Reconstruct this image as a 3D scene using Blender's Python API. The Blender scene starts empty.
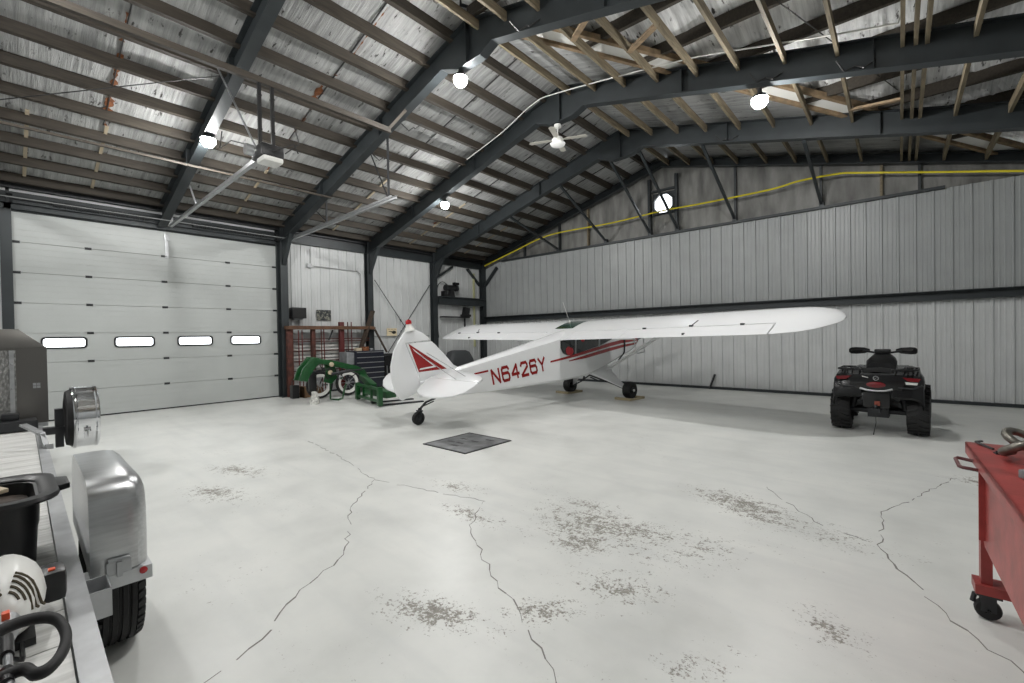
import bpy, bmesh, math, random
from mathutils import Vector, Matrix
random.seed(7)
PI = math.pi
SC = bpy.context.scene
COL = SC.collection

# ------------------------------------------------------------------ helpers
class MB:
    """collects shapes; build() links them as ONE mesh object"""
    def __init__(self): self.bm = bmesh.new(); self.mi = 0
    def face(self, pts):
        try:
            f = self.bm.faces.new([self.bm.verts.new(p) for p in pts]); f.material_index = self.mi; return f
        except ValueError: return None
    def hull8(self, v):
        vs = [self.bm.verts.new(p) for p in v]
        for q in ((0,1,2,3),(7,6,5,4),(0,4,5,1),(1,5,6,2),(2,6,7,3),(3,7,4,0)):
            f = self.bm.faces.new([vs[i] for i in q]); f.material_index = self.mi
        return self
    def box(self, c, s, rz=0, M=None):
        x, y, z = s[0]/2, s[1]/2, s[2]/2
        v = [Vector(p) for p in ((-x,-y,-z),(-x,y,-z),(x,y,-z),(x,-y,-z),(-x,-y,z),(-x,y,z),(x,y,z),(x,-y,z))]
        R = M if M else Matrix.Rotation(rz, 3, 'Z')
        return self.hull8([Vector(c) + R @ p for p in v])
    def lim(self, x0, x1, y0, y1, z0, z1):
        return self.box(((x0+x1)/2, (y0+y1)/2, (z0+z1)/2), (abs(x1-x0), abs(y1-y0), abs(z1-z0)))
    def bar(self, p, q, w, h, up=(0,0,1)):
        p, q = Vector(p), Vector(q); d = (q-p).normalized(); u = Vector(up)
        s = d.cross(u)
        if s.length < 1e-4: s = d.cross(Vector((1,0,0)))
        s.normalize(); t = s.cross(d)
        s *= w/2; t *= h/2
        return self.hull8([p-s-t, p+s-t, p+s+t, p-s+t, q-s-t, q+s-t, q+s+t, q-s+t])
    def ring(self, c, ax1, ax2, r, n, r2=None):
        r2 = r if r2 is None else r2
        return [self.bm.verts.new(Vector(c) + ax1*(r*math.cos(2*PI*i/n)) + ax2*(r2*math.sin(2*PI*i/n))) for i in range(n)]
    def skinrings(self, rings, caps=True, close=False):
        n = len(rings[0]); m = len(rings)
        for k in range(m if close else m-1):
            a, b = rings[k], rings[(k+1) % m]
            for i in range(n):
                f = self.bm.faces.new((a[i], a[(i+1) % n], b[(i+1) % n], b[i])); f.material_index = self.mi
        if caps and not close:
            for r, rev in ((rings[0], True), (rings[-1], False)):
                f = self.bm.faces.new(r[::-1] if rev else r); f.material_index = self.mi
        return self
    def tube(self, pts, r, n=8, closed=False):
        pts = [Vector(p) for p in pts]; rings = []; m = len(pts); prev = None
        rr = r if isinstance(r, (list, tuple)) else [r]*m
        for i, p in enumerate(pts):
            if closed: d = pts[(i+1) % m] - pts[i-1]
            elif i == 0: d = pts[1]-p
            elif i == m-1: d = p-pts[i-1]
            else: d = (pts[i+1]-p).normalized() + (p-pts[i-1]).normalized()
            d.normalize()
            if prev is None:
                a = d.cross(Vector((0,0,1)))
                if a.length < 1e-3: a = d.cross(Vector((1,0,0)))
            else: a = prev - d*prev.dot(d)
            a.normalize(); prev = a; b = d.cross(a)
            rings.append(self.ring(p, a, b, rr[i], n))
        return self.skinrings(rings, not closed, closed)
    def lathe(self, c, axis, prof, n=24, closed=False):
        ax = Vector(axis).normalized(); a = ax.cross(Vector((0,0,1)))
        if a.length < 1e-3: a = Vector((1,0,0))
        a.normalize(); b = ax.cross(a)
        rings = [self.ring(Vector(c)+ax*h, a, b, max(r, 1e-4), n) for r, h in prof]
        return self.skinrings(rings, not closed, closed)
    def prism(self, pts, d):
        """polygon pts (3d) extruded by vector d"""
        pts = [Vector(p) for p in pts]; d = Vector(d); n = len(pts)
        a = [self.bm.verts.new(p) for p in pts]; b = [self.bm.verts.new(p+d) for p in pts]
        fs = [self.bm.faces.new(a[::-1]), self.bm.faces.new(b)]
        for i in range(n): fs.append(self.bm.faces.new((a[i], a[(i+1) % n], b[(i+1) % n], b[i])))
        for f in fs: f.material_index = self.mi
        return self
    def grid(self, rows):
        vs = [[self.bm.verts.new(p) for p in r] for r in rows]
        for i in range(len(vs)-1):
            for j in range(len(vs[0])-1):
                f = self.bm.faces.new((vs[i][j], vs[i][j+1], vs[i+1][j+1], vs[i+1][j])); f.material_index = self.mi
        return self
    def build(self, name, mat, parent=None, smooth=None, bevel=0, recalc=True):
        bm = self.bm
        if recalc: bmesh.ops.recalc_face_normals(bm, faces=bm.faces)
        if bevel:
            es = [e for e in bm.edges if len(e.link_faces) == 2 and e.calc_face_angle(0) > .6]
            bmesh.ops.bevel(bm, geom=es, offset=bevel, segments=2, affect='EDGES', profile=.6, clamp_overlap=True)
        me = bpy.data.meshes.new(name); bm.to_mesh(me); bm.free()
        for m in (mat if isinstance(mat, (list, tuple)) else [mat]): me.materials.append(m)
        if smooth or bevel:
            for p in me.polygons: p.use_smooth = True
            me.set_sharp_from_angle(angle=math.radians(smooth or 40))
        o = bpy.data.objects.new(name, me); COL.objects.link(o)
        if parent: o.parent = parent
        return o

def tag(o, label=None, cat=None, group=None, kind=None):
    if label: o['label'] = label
    if cat: o['category'] = cat
    if group: o['group'] = group
    if kind: o['kind'] = kind
    return o
def empty(name, loc, label, cat, group=None, rz=0, kind=None):
    o = bpy.data.objects.new(name, None); COL.objects.link(o); o.empty_display_size = .1
    o.location = loc; o.rotation_euler = (0, 0, rz)
    return tag(o, label, cat, group, kind)
def struct(o, label, cat): return tag(o, label, cat, None, 'structure')
def copy_tree(o, parent=None):
    c = o.copy(); COL.objects.link(c)
    if parent: c.parent = parent
    for ch in list(o.children): copy_tree(ch, c)
    return c

# ------------------------------------------------------------------ materials
def mat(name, col, rough=.5, metal=0, noise=0, nscale=8, bump=0, bscale=40, emit=0, spec=None, coat=0, alpha=1, stretch=None):
    m = bpy.data.materials.new(name); m.use_nodes = True
    nt = m.node_tree; b = nt.nodes['Principled BSDF']
    b.inputs['Base Color'].default_value = (*col, 1); b.inputs['Roughness'].default_value = rough; b.inputs['Metallic'].default_value = metal
    if spec is not None: b.inputs['Specular IOR Level'].default_value = spec
    if coat: b.inputs['Coat Weight'].default_value = coat; b.inputs['Coat Roughness'].default_value = .08
    if emit: b.inputs['Emission Color'].default_value = (*col, 1); b.inputs['Emission Strength'].default_value = emit
    if noise or bump:
        tc = nt.nodes.new('ShaderNodeTexCoord'); src = tc.outputs['Object']
        if stretch:
            mp = nt.nodes.new('ShaderNodeMapping'); mp.inputs['Scale'].default_value = stretch
            nt.links.new(src, mp.inputs['Vector']); src = mp.outputs['Vector']
    if noise:
        n = nt.nodes.new('ShaderNodeTexNoise'); n.inputs['Scale'].default_value = nscale; n.inputs['Detail'].default_value = 6
        nt.links.new(src, n.inputs['Vector'])
        r = nt.nodes.new('ShaderNodeValToRGB'); r.color_ramp.elements[0].position = .3; r.color_ramp.elements[1].position = .7
        r.color_ramp.elements[0].color = (*[c*(1-noise) for c in col], 1); r.color_ramp.elements[1].color = (*[min(1, c*(1+noise)) for c in col], 1)
        nt.links.new(n.outputs['Fac'], r.inputs['Fac']); nt.links.new(r.outputs['Color'], b.inputs['Base Color'])
    if bump:
        n = nt.nodes.new('ShaderNodeTexNoise'); n.inputs['Scale'].default_value = bscale; n.inputs['Detail'].default_value = 4
        nt.links.new(src, n.inputs['Vector'])
        u = nt.nodes.new('ShaderNodeBump'); u.inputs['Strength'].default_value = bump; u.inputs['Distance'].default_value = .02
        nt.links.new(n.outputs['Fac'], u.inputs['Height']); nt.links.new(u.outputs['Normal'], b.inputs['Normal'])
    return m

class NT:
    """tiny node helper"""
    def __init__(self, m): self.nt = m.node_tree; self.b = self.nt.nodes['Principled BSDF']
    def add(self, t, **kw):
        n = self.nt.nodes.new(t)
        for k, v in kw.items(): setattr(n, k, v)
        return n
    def link(self, a, b): self.nt.links.new(a, b)
    def math(self, op, a, b=None, clamp=False):
        n = self.add('ShaderNodeMath', operation=op, use_clamp=clamp)
        for i, v in enumerate((a, b)):
            if v is None: continue
            if isinstance(v, (int, float)): n.inputs[i].default_value = v
            else: self.link(v, n.inputs[i])
        return n.outputs[0]
    def noise(self, vec, scale, detail=5, rough=.55):
        n = self.add('ShaderNodeTexNoise'); n.inputs['Scale'].default_value = scale; n.inputs['Detail'].default_value = detail; n.inputs['Roughness'].default_value = rough
        self.link(vec, n.inputs['Vector']); return n.outputs['Fac']
    def ramp(self, f, stops):
        r = self.add('ShaderNodeValToRGB'); e = r.color_ramp.elements
        while len(e) < len(stops): e.new(.5)
        for i, (p, c) in enumerate(stops): e[i].position = p; e[i].color = (*c, 1) if len(c) == 3 else c
        self.link(f, r.inputs['Fac']); return r.outputs['Color']
    def mix(self, f, a, b):
        n = self.add('ShaderNodeMix', data_type='RGBA')
        for i, v in ((0, f), (6, a), (7, b)):
            if isinstance(v, tuple): n.inputs[i].default_value = (*v, 1)
            elif isinstance(v, (int, float)): n.inputs[i].default_value = v
            else: self.link(v, n.inputs[i])
        return n.outputs[2]
    def mapping(self, vec, scale=(1,1,1), rot=(0,0,0), loc=(0,0,0)):
        n = self.add('ShaderNodeMapping'); n.inputs['Scale'].default_value = scale; n.inputs['Rotation'].default_value = rot; n.inputs['Location'].default_value = loc
        self.link(vec, n.inputs['Vector']); return n.outputs['Vector']

STEEL = mat('dark_green_grey_steel', (.030, .036, .039), .45, .2, .15, 3)
GALV = mat('galvanised_steel', (.42, .43, .44), .38, .85, .12, 12)
PURL = mat('purlin_brown', (.042, .034, .025), .7, 0, .3, 5, stretch=(6, .6, 6))
WOOD = mat('raw_lumber', (.19, .155, .10), .75, 0, .35, 6, .1, 30, stretch=(5, .5, 5))
WOODX = mat('raw_lumber_diagonal', (.22, .155, .09), .75, 0, .35, 7)
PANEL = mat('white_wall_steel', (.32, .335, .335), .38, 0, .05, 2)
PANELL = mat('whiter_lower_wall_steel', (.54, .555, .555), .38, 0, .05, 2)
DOORM = mat('white_door_steel', (.43, .45, .44), .42, 0, .03, 2)
BLACK = mat('black_rubber', (.009, .009, .0095), .65, 0, .2, 30)
BLKPL = mat('black_plastic', (.011, .0115, .0125), .38)
BLKGL = mat('black_gloss', (.006, .006, .007), .22, 0)
DARK = mat('dark_metal', (.04, .042, .045), .45, .5)
CHROME = mat('chrome', (.7, .71, .73), .08, 1)
ALU = mat('brushed_aluminium', (.46, .47, .475), .30, .95, .1, 6, .05, 30, stretch=(12, 1, 12))
ALUD = mat('aluminium_dull', (.52, .53, .54), .42, .75, .12, 9)
WHITE = mat('white_aircraft_paint', (.80, .81, .82), .22, 0, coat=.3)
RED = mat('aircraft_red_paint', (.30, .022, .022), .25, coat=.3)
CRED = mat('cart_red_paint', (.30, .045, .04), .38, .05, .3, 7, .05, 60)
GREEN = mat('tractor_green_paint', (.006, .065, .015), .35, 0, .2, 10)
YEL = mat('yellow_rubber', (.75, .64, .03), .4)
WHPL = mat('white_plastic', (.72, .72, .69), .35)
ORG = mat('orange_plastic', (.75, .10, .03), .35)
RUST = mat('rusty_red_steel', (.075, .023, .016), .7, .1, .5, 9)
TAILR = mat('red_lens', (.45, .015, .02), .15, 0, coat=.4)
GREYM = mat('machine_grey', (.22, .23, .24), .5, .2, .2, 8)
WIRE = mat('wire_grey', (.30, .31, .31), .4, .3)
DWIRE = mat('wire_dark', (.03, .03, .03), .5)
BROWN = mat('torn_brown_paper', (.20, .075, .03), .85, 0, .45, 14)
LAMP = mat('lamp_lens', (1, .99, .97), .4, emit=400)
INSUD = mat('gable_insulation', (.17, .17, .16), .5, .1, .45, 1.6, .4, 7, stretch=(2.5, 1, .6))
GLASSD = mat('dark_glass', (.02, .025, .025), .05, 0, spec=.8)
GGREEN = mat('green_tinted_glass', (.01, .045, .03), .08, 0, spec=.7)
SKYM = mat('pale_tan_paper', (.5, .42, .3), .6)

def glass_mat():
    m = bpy.data.materials.new('window_glass'); m.use_nodes = True; b = m.node_tree.nodes['Principled BSDF']
    b.inputs['Transmission Weight'].default_value = 1; b.inputs['Roughness'].default_value = .15; b.inputs['IOR'].default_value = 1.1
    b.inputs['Base Color'].default_value = (.98, .99, 1, 1)
    return m
GLASS = glass_mat()

def floor_mat():
    m = bpy.data.materials.new('painted_concrete'); m.use_nodes = True; N = NT(m)
    P = N.add('ShaderNodeTexCoord').outputs['Object']
    big = N.noise(P, .35, 4); mid = N.noise(P, 1.6, 6); fine = N.noise(P, 12, 9, .75); speck = N.noise(P, 48, 6, .75)
    col = N.ramp(mid, [(.25, (.56, .57, .545)), (.5, (.66, .67, .645)), (.75, (.73, .735, .705))])
    streak = N.noise(N.mapping(P, (.5, 3.5, 1), (0, 0, .5)), 1.3, 5)
    col = N.mix(N.math('MULTIPLY', N.math('SUBTRACT', streak, .5, True), 1.6, True), col, (.53, .545, .535))
    # worn places: soft discs about known spots
    tot = None
    sep = N.add('ShaderNodeSeparateXYZ'); N.link(P, sep.inputs[0])
    for (x, y, rx, ry, a) in WORN:
        ca, sa = math.cos(a), math.sin(a)
        dx = N.math('SUBTRACT', sep.outputs[0], x); dy = N.math('SUBTRACT', sep.outputs[1], y)
        u = N.math('ADD', N.math('MULTIPLY', dx, ca/rx), N.math('MULTIPLY', dy, sa/rx))
        v = N.math('ADD', N.math('MULTIPLY', dx, -sa/ry), N.math('MULTIPLY', dy, ca/ry))
        d = N.math('SQRT', N.math('ADD', N.math('MULTIPLY', u, u), N.math('MULTIPLY', v, v)))
        g = N.math('SUBTRACT', 1.0, d, True)
        tot = g if tot is None else N.math('MAXIMUM', tot, g)
    # chips where noise exceeds a threshold lowered inside the worn places
    thr = N.math('ADD', N.math('MULTIPLY', tot, .175), N.math('MULTIPLY', N.math('SUBTRACT', N.noise(P, 1.1, 5), .5), .30))
    chip = N.math('ADD', N.math('MULTIPLY', fine, .62), N.math('MULTIPLY', speck, .38))
    chip = N.math('MULTIPLY', N.math('SUBTRACT', N.math('ADD', chip, thr), .636), 30, True)
    chip = N.math('MULTIPLY', chip, N.math('ADD', .7, N.math('MULTIPLY', tot, 1.2), True))
    conc = N.ramp(N.noise(P, 40, 4), [(.3, (.20, .19, .17)), (.7, (.36, .34, .305))])
    col = N.mix(chip, col, conc)
    N.link(col, N.b.inputs['Base Color'])
    rg = N.math('ADD', N.math('MULTIPLY', chip, .4), N.math('ADD', .24, N.math('MULTIPLY', mid, .28)))
    N.link(rg, N.b.inputs['Roughness'])
    bp = N.add('ShaderNodeBump'); bp.inputs['Strength'].default_value = .25; bp.inputs['Distance'].default_value = .01
    N.link(N.math('SUBTRACT', N.math('MULTIPLY', mid, .6), N.math('MULTIPLY', chip, .25)), bp.inputs['Height']); N.link(bp.outputs[0], N.b.inputs['Normal'])
    return m
WORN = [(11.0,-9.75,1.1,.30,-.08),(12.3,-9.06,.62,.17,-.33),(11.95,-10.85,.42,.38,.3),(12.95,-10.45,.35,.22,-.85),(12.5,-11.2,.42,.28,.9),(10.35,-10.6,.75,.22,0),
        (11.2,-11.72,.8,.25,.3),(11.45,-10.4,.42,.3,.6),(7.8,-11.9,.9,.3,.35),(11.4,-10.0,1.3,.6,-.1),(12.3,-8.9,1.2,.45,-.3),(7.0,-11.5,.7,.3,.3),(11.7,-11.3,.45,.2,.7),(13.9,-6.7,.5,.3,0),(9.6,-10.2,.6,.25,.1)]
FLOORM = floor_mat()

def foil_mat(name, base, rot=0):
    """foil-faced roof insulation: creases run up the slope (x), black specks and holes"""
    m = bpy.data.materials.new(name); m.use_nodes = True; N = NT(m)
    P = N.add('ShaderNodeTexCoord').outputs['Object']
    if rot: P = N.mapping(P, rot=(0, 0, rot))
    st = N.noise(N.mapping(P, (.55, 7, .55)), 2.2, 6, .6); big = N.noise(P, .8, 4); hole = N.noise(N.mapping(P, (1, 3.2, 1)), 3.4, 7, .65)
    k = N.math('ADD', N.math('MULTIPLY', st, .6), N.math('MULTIPLY', big, .4))
    col = N.ramp(k, [(.28, tuple(c*.38 for c in base)), (.5, base), (.70, tuple(c*1.5 for c in base))])
    h = N.math('MULTIPLY', N.math('SUBTRACT', hole, .60), 16, True)
    col = N.mix(h, col, (.03, .028, .025))
    N.link(col, N.b.inputs['Base Color']); N.b.inputs['Metallic'].default_value = .12
    N.link(N.math('ADD', .42, N.math('MULTIPLY', big, .3)), N.b.inputs['Roughness'])
    bp = N.add('ShaderNodeBump'); bp.inputs['Strength'].default_value = .55; bp.inputs['Distance'].default_value = .05
    N.link(st, bp.inputs['Height']); N.link(bp.outputs[0], N.b.inputs['Normal'])
    return m
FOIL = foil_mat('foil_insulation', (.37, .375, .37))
FOILX = foil_mat('foil_insulation_cross_lit', (.68, .685, .68), PI/2)  # paler base than FOIL; lamp light on the cross roof put into the colour

def deck_mat():
    m = mat('aluminium_deck_planks', (.56, .56, .55), .5, .15); N = NT(m)
    P = N.add('ShaderNodeTexCoord').outputs['Object']
    n = N.noise(N.mapping(P, (14, .8, 1)), 2.5, 6); col = N.ramp(n, [(.3, (.50, .50, .48)), (.7, (.78, .78, .76))])
    N.link(col, N.b.inputs['Base Color']); return m
DECKM = deck_mat()

def tread_mat():
    m = mat('diamond_plate', (.40, .40, .40), .35, .9); N = NT(m)
    P = N.add('ShaderNodeTexCoord').outputs['Object']
    a = N.add('ShaderNodeTexVoronoi'); a.inputs['Scale'].default_value = 42; N.link(N.mapping(P, (1, 1, .6), (PI/4, 0, 0)), a.inputs['Vector'])
    bp = N.add('ShaderNodeBump'); bp.inputs['Strength'].default_value = .9; bp.inputs['Distance'].default_value = .01; bp.invert = True
    N.link(a.outputs['Distance'], bp.inputs['Height']); N.link(bp.outputs[0], N.b.inputs['Normal'])
    N.link(N.ramp(a.outputs['Distance'], [(.2, (.36, .36, .35)), (.6, (.24, .24, .235))]), N.b.inputs['Base Color'])
    return m
TREAD = tread_mat()

# ------------------------------------------------------------------ building constants
D0S, D1S = -13.18, -8.22
LW, RW, FW = 0.0, 15.75, -16.3            # left wall x, right wall x, front wall y (behind the camera); rear wall at y = 0
RX = 7.82
def zb(x):  return 4.30+.279*x if x < RX else 8.37-.247*x      # bottom flange of a frame
def zt(x):  return zb(x)+.42
def zs(x):  return (4.84+.279*x) if x < RX else (8.91-.247*x)+.06-.06*min(1, (x-RX))   # roof skin
FR = [0.0, -2.7, -5.4, -8.1, -10.8, -13.5, -16.2]
def cross_z(y): return 6.83-.2145*(abs(y+8.3)-.53)
def valley_y(x): return -7.77+(x-8.34)*1.1645

# floor with cracks
f = MB(); f.lim(-.2, RW+.2, FW-.2, .2, -.2, 0)
f.mi = 1
def crack(pts, w):
    pts = [Vector((p[0], p[1], 0)) for p in pts]; fine = []
    for a, b in zip(pts, pts[1:]):
        n = max(2, int((b-a).length/.07)); d = (b-a).normalized(); s = Vector((-d.y, d.x, 0))
        fine += [a.lerp(b, i/n) + s*random.uniform(-.022, .022) for i in range(n)]
    fine.append(pts[-1])
    for i, (a, b) in enumerate(zip(fine, fine[1:])):
        if random.random() < .12: continue
        d = (b-a).normalized(); s = Vector((-d.y, d.x, 0))*w*random.uniform(.2, .85)/2
        f.prism([a-s+Vector((0,0,-.01)), b-s+Vector((0,0,-.01)), b+s+Vector((0,0,-.01)), a+s+Vector((0,0,-.01))], (0, 0, .0115))
crack([(8.76,-10.61),(9.36,-11.24),(10.14,-11.71),(10.35,-12.13),(10.67,-12.47),(10.79,-12.76),(11.2,-13.05)], .013)
crack([(10.2,-10.3),(10.48,-10.77),(11.12,-11.19),(11.46,-11.36),(11.72,-11.5),(12.05,-11.7),(12.6,-12.2)], .010)
crack([(13.69,-6.67),(13.32,-7.78),(13.12,-8.3),(13.13,-9.09),(13.27,-9.52),(13.4,-9.83),(13.53,-10.1),(13.68,-10.27),(14.2,-10.8)], .014)
crack([(6.2,-10.2),(7.4,-10.35),(8.76,-10.61),(10.2,-10.3)], .008)
crack([(12.2,-8.2),(12.7,-8.9),(13.13,-9.09)], .008)
CRK = mat('floor_crack', (.19, .185, .17), .8)
struct(f.build('floor', [FLOORM, CRK]), 'white painted concrete hangar floor with worn patches and long cracks', 'floor')

# walls ------------------------------------------------------------ ribbed steel sheets
def rib_profile(u0, u1, pitch=.29, phase=0):
    pts = []; k = math.floor((u0-phase)/pitch)
    while phase+k*pitch < u1:
        b = phase+k*pitch
        for du, h in ((-.030, 0), (-.018, .026), (.018, .026), (.030, 0), (.088, 0), (.096, .005), (.112, .005), (.120, 0), (.170, 0), (.178, .005), (.194, .005), (.202, 0)):
            u = b+du
            if u0 < u < u1: pts.append((u, h))
        k += 1
    return [(u0, 0)]+sorted(pts)+[(u1, 0)]
def ribbed(mb, axis, base, u0, u1, z0, z1f, sign, phase=0):
    """sheet in the plane x=base (axis 'y') or y=base (axis 'x'); ribs stand toward the room; z1f gives the top at u"""
    pr = rib_profile(u0, u1, phase=phase); rows = []
    for z in (0, 1):
        r = []
        for u, h in pr:
            zz = z0 if z == 0 else z1f(u)
            r.append((base+sign*h, u, zz) if axis == 'y' else (u, base+sign*h, zz))
        rows.append(r)
    mb.grid(rows)
w = MB(); ribbed(w, 'y', 0, -8.12, 0, .02, lambda u: 4.62, 1, -6.36)
w.grid([[(0, -8.25, 4.3), (0, -13.2, 4.3)], [(0, -8.25, 4.75), (0, -13.2, 4.75)]]); w.grid([[(0, -13.25, 0), (0, FW, 0)], [(0, -13.25, 4.75), (0, FW, 4.75)]])
struct(w.build('wall_left', PANELL), 'white ribbed steel side wall with the big sectional door', 'wall')
w = MB()
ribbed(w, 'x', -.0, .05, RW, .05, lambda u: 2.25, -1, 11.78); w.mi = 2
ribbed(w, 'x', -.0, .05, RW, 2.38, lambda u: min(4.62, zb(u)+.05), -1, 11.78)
w.mi = 1
# gable insulation round the octagon opening (four slabs)
OX, OZ, OR = 7.8, 5.60, .335
for poly in ([(-.2, 4.4), (OX-OR, 4.4), (OX-OR, zs(OX-OR)), (-.2, zs(0))], [(OX+OR, 4.4), (RW+.1, 4.4), (RW+.1, zs(RW)), (OX+OR, zs(OX+OR))],
             [(OX-OR, OZ+OR), (OX+OR, OZ+OR), (OX+OR, 7.0), (OX-OR, 7.0)], [(OX-OR, 4.4), (OX+OR, 4.4), (OX+OR, OZ-OR), (OX-OR, OZ-OR)]):
    w.prism([(x, .12, z) for x, z in poly], (0, .1, 0))
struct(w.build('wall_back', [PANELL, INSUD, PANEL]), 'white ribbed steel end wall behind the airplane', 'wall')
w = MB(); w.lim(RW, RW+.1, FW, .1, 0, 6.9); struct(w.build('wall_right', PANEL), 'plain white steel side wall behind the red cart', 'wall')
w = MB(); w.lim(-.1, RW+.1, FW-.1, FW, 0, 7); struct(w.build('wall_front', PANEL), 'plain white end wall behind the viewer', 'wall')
# unseen thin skins added behind the left and rear walls so no light leaks
w = MB(); w.prism([(-.2, .24, 0), (RW+.1, .24, 0), (RW+.1, .24, 4.45), (-.2, .24, 4.45)], (0, .05, 0))
struct(w.build('light_seal_back', DARK), 'unseen skin added behind the end wall to block light leaks', 'wall')

w = MB(); w.lim(-.3, -.2, FW, D0S-.3, 0, 4.9); w.lim(-.3, -.2, D1S+.3, .25, 0, 4.9); w.lim(-.3, -.09, D0S-.3, D1S+.3, 4.22, 4.9); w.lim(-.3, .1, FW, .25, 4.70, 4.9)  # unseen strips added to close light leaks round the door and eave
w.lim(-.3, -.06, D0S-.3, D0S-.05, 0, 4.5); w.lim(-.3, -.06, D1S+.05, D1S+.3, 0, 4.5); w.lim(-.3, 0, FW, D0S-.3, 4.4, 4.7); w.lim(-.2, .0, -8.1, .2, 4.6, 4.9)
struct(w.build('light_seal_left', DARK), 'unseen skin added behind the side wall and around the big door to block light leaks', 'wall')
# roof -------------------------------------------------------------
w = MB()
rows = []
for i in range(0, 41):
    x = -.15+(RX+.15)*i/40
    rows.append([(x, FW-.1+(FW*-1+.35)*j/60, zs(max(x, -.15))+random.uniform(-.012, .012)) for j in range(61)])
w.grid(rows)
w.mi = 1                                   # torn strips down two seams
def tear(y, x0, x1, wd):
    n = int((x1-x0)/.05); a = []; b = []
    for i in range(n+1):
        x = x0+(x1-x0)*i/n; z = zs(x)-.022
        o = wd*random.uniform(.15, 1)*(1 if random.random() < .75 else .25)
        a.append((x, y-o*.4, z)); b.append((x, y+o*.6, z))
    w.grid([a, b])
tear(-12.08, 2.9, 4.3, .17); tear(-12.1, 4.55, 5.1, .10); tear(-12.06, 2.5, 2.9, .09); tear(-9.3, 4.2, 5.6, .07); tear(-9.38, 4.9, 5.25, .18); tear(-9.3, 2.4, 4.1, .05); tear(-9.25, 5.9, 7.2, .035); tear(-4.0, 1.7, 2.3, .09)
w.mi = 2                                   # lighter seam laths between purlins
for y, x0, x1 in ((-12.03, .3, 2.5), (-13.0, .3, 2.4), (-9.3, .3, 2.4), (-6.7, .3, 3.4), (-3.9, .3, 3.2), (-1.3, .3, 2.6)):
    w.bar((x0, y, zs(x0)-.03), (x1, y, zs(x1)-.03), .05, .02); 
w.mi = 3                                   # dark seams
for y, x0, x1 in ((-12.08, 2.5, 7.7), (-9.3, 2.6, 7.7), (-6.7, 3.4, 7.7), (-3.9, 3.2, 7.7), (-1.3, 2.6, 7.7)):
    w.bar((x0, y, zs(x0)-.02), (x1, y, zs(x1)-.02), .016, .02)
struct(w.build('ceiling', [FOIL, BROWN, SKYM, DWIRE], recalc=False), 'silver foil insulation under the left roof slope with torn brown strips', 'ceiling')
# right slope: main roof outside the valley, cross roof inside it
w = MB()
rows = []
for i in range(31):
    x = RX+(RW+.1-RX)*i/30; y0 = max(-8.3, valley_y(x)) if x > RX else -8.3
    y0 = min(y0, .3)
    rows.append([(x, y0+(.3-y0)*j/20, zs(x)) for j in range(21)])
w.grid(rows)
rows = []
for i in range(31):
    x = RX+(RW+.1-RX)*i/30; y0 = min(-8.3, -16.6-valley_y(x)); y0 = max(y0, FW-.1)
    rows.append([(x, FW-.1+(y0-FW+.1)*j/8, zs(x)) for j in range(9)])
w.grid(rows)
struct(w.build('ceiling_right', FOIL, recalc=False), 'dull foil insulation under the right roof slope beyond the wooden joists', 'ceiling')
w = MB(); rows = []
for j in range(33):
    y = -8.3+(8.6)*j/32; xs_ = max(RX, 8.34+(y+7.77)/1.1645)
    rows.append([(min(RW+.1, xs_)+(RW+.1-min(RW+.1, xs_))*i/24, y, cross_z(y)+.10+random.uniform(-.03, .03)) for i in range(25)])
w.grid(rows); rows = []
for j in range(33):
    y = -8.3-(8.1)*j/32; xs_ = max(RX, 8.34+(-16.6-y+7.77)/1.1645)
    rows.append([(min(RW+.1, xs_)+(RW+.1-min(RW+.1, xs_))*i/24, y, cross_z(y)+.10+random.uniform(-.03, .03)) for i in range(25)])
w.grid(rows)
struct(w.build('ceiling_cross', FOILX, recalc=False), 'foil insulation coloured as if lamp-lit in the raised cross roof above the wooden joists', 'ceiling')
w = MB(); w.prism([(-.3, FW-.1, 4.97), (RX, FW-.1, 7.2), (RW+.15, FW-.1, 7.2), (RW+.15, FW-.1, 7.26), (RX-.02, FW-.1, 7.26), (-.3, FW-.1, 5.03)], (0, -FW+.45, 0))  # unseen lid added over the whole building to stop daylight leaking at the ridge
struct(w.build('roof', DARK), 'unseen lid added above the insulation to block daylight leaks', 'roof')
ORD = ['first', 'second', 'third', 'fourth', 'fifth', 'sixth', 'seventh', 'eighth', 'ninth', 'tenth', 'eleventh', 'twelfth', 'thirteenth', 'fourteenth', 'fifteenth']
# purlins on the left slope
PX = [.32+.645*k for k in range(12)]
for k, x in enumerate(PX):
    m = MB(); z = zt(x)
    m.lim(x-.025, x+.025, FW, .1, z-.05, z+.12); m.lim(x-.06, x-.025, FW, .1, z-.055, z-.04)
    struct(m.build('roof_purlin', PURL), 'brown roof purlin on the left slope, %s row up from the eave' % ORD[k], 'purlin')
# wooden joists on the right slope
JX = [8.05, 8.66, 9.3, 9.95, 10.65, 11.3, 11.95, 12.6, 13.3, 13.43, 13.54, 13.98, 14.6, 15.2]
for k, x in enumerate(JX):
    m = MB(); z = zb(x)+.27; m.lim(x-.022, x+.022, FW, .05, z, z+.145)
    struct(m.build('roof_joist', WOOD), 'raw timber joist under the right slope, %s from the ridge' % ORD[k], 'joist')
# cross roof purlins (parallel to the frames)
for k, y in enumerate([-9.6, -8.9, -8.2, -7.45, -6.7, -5.9, -5.1, -4.3, -3.5, -2.7, -1.9, -1.1]):
    x0 = max(RX+.1, 8.34+(y+7.77)/1.1645-.1); z = cross_z(y)
    m = MB(); m.lim(x0, RW, y-.035, y+.035, z-.1, z+.1)
    struct(m.build('cross_purlin', PURL), 'dark purlin in the raised cross roof, %s away from the front' % ORD[k], 'purlin')
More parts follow.
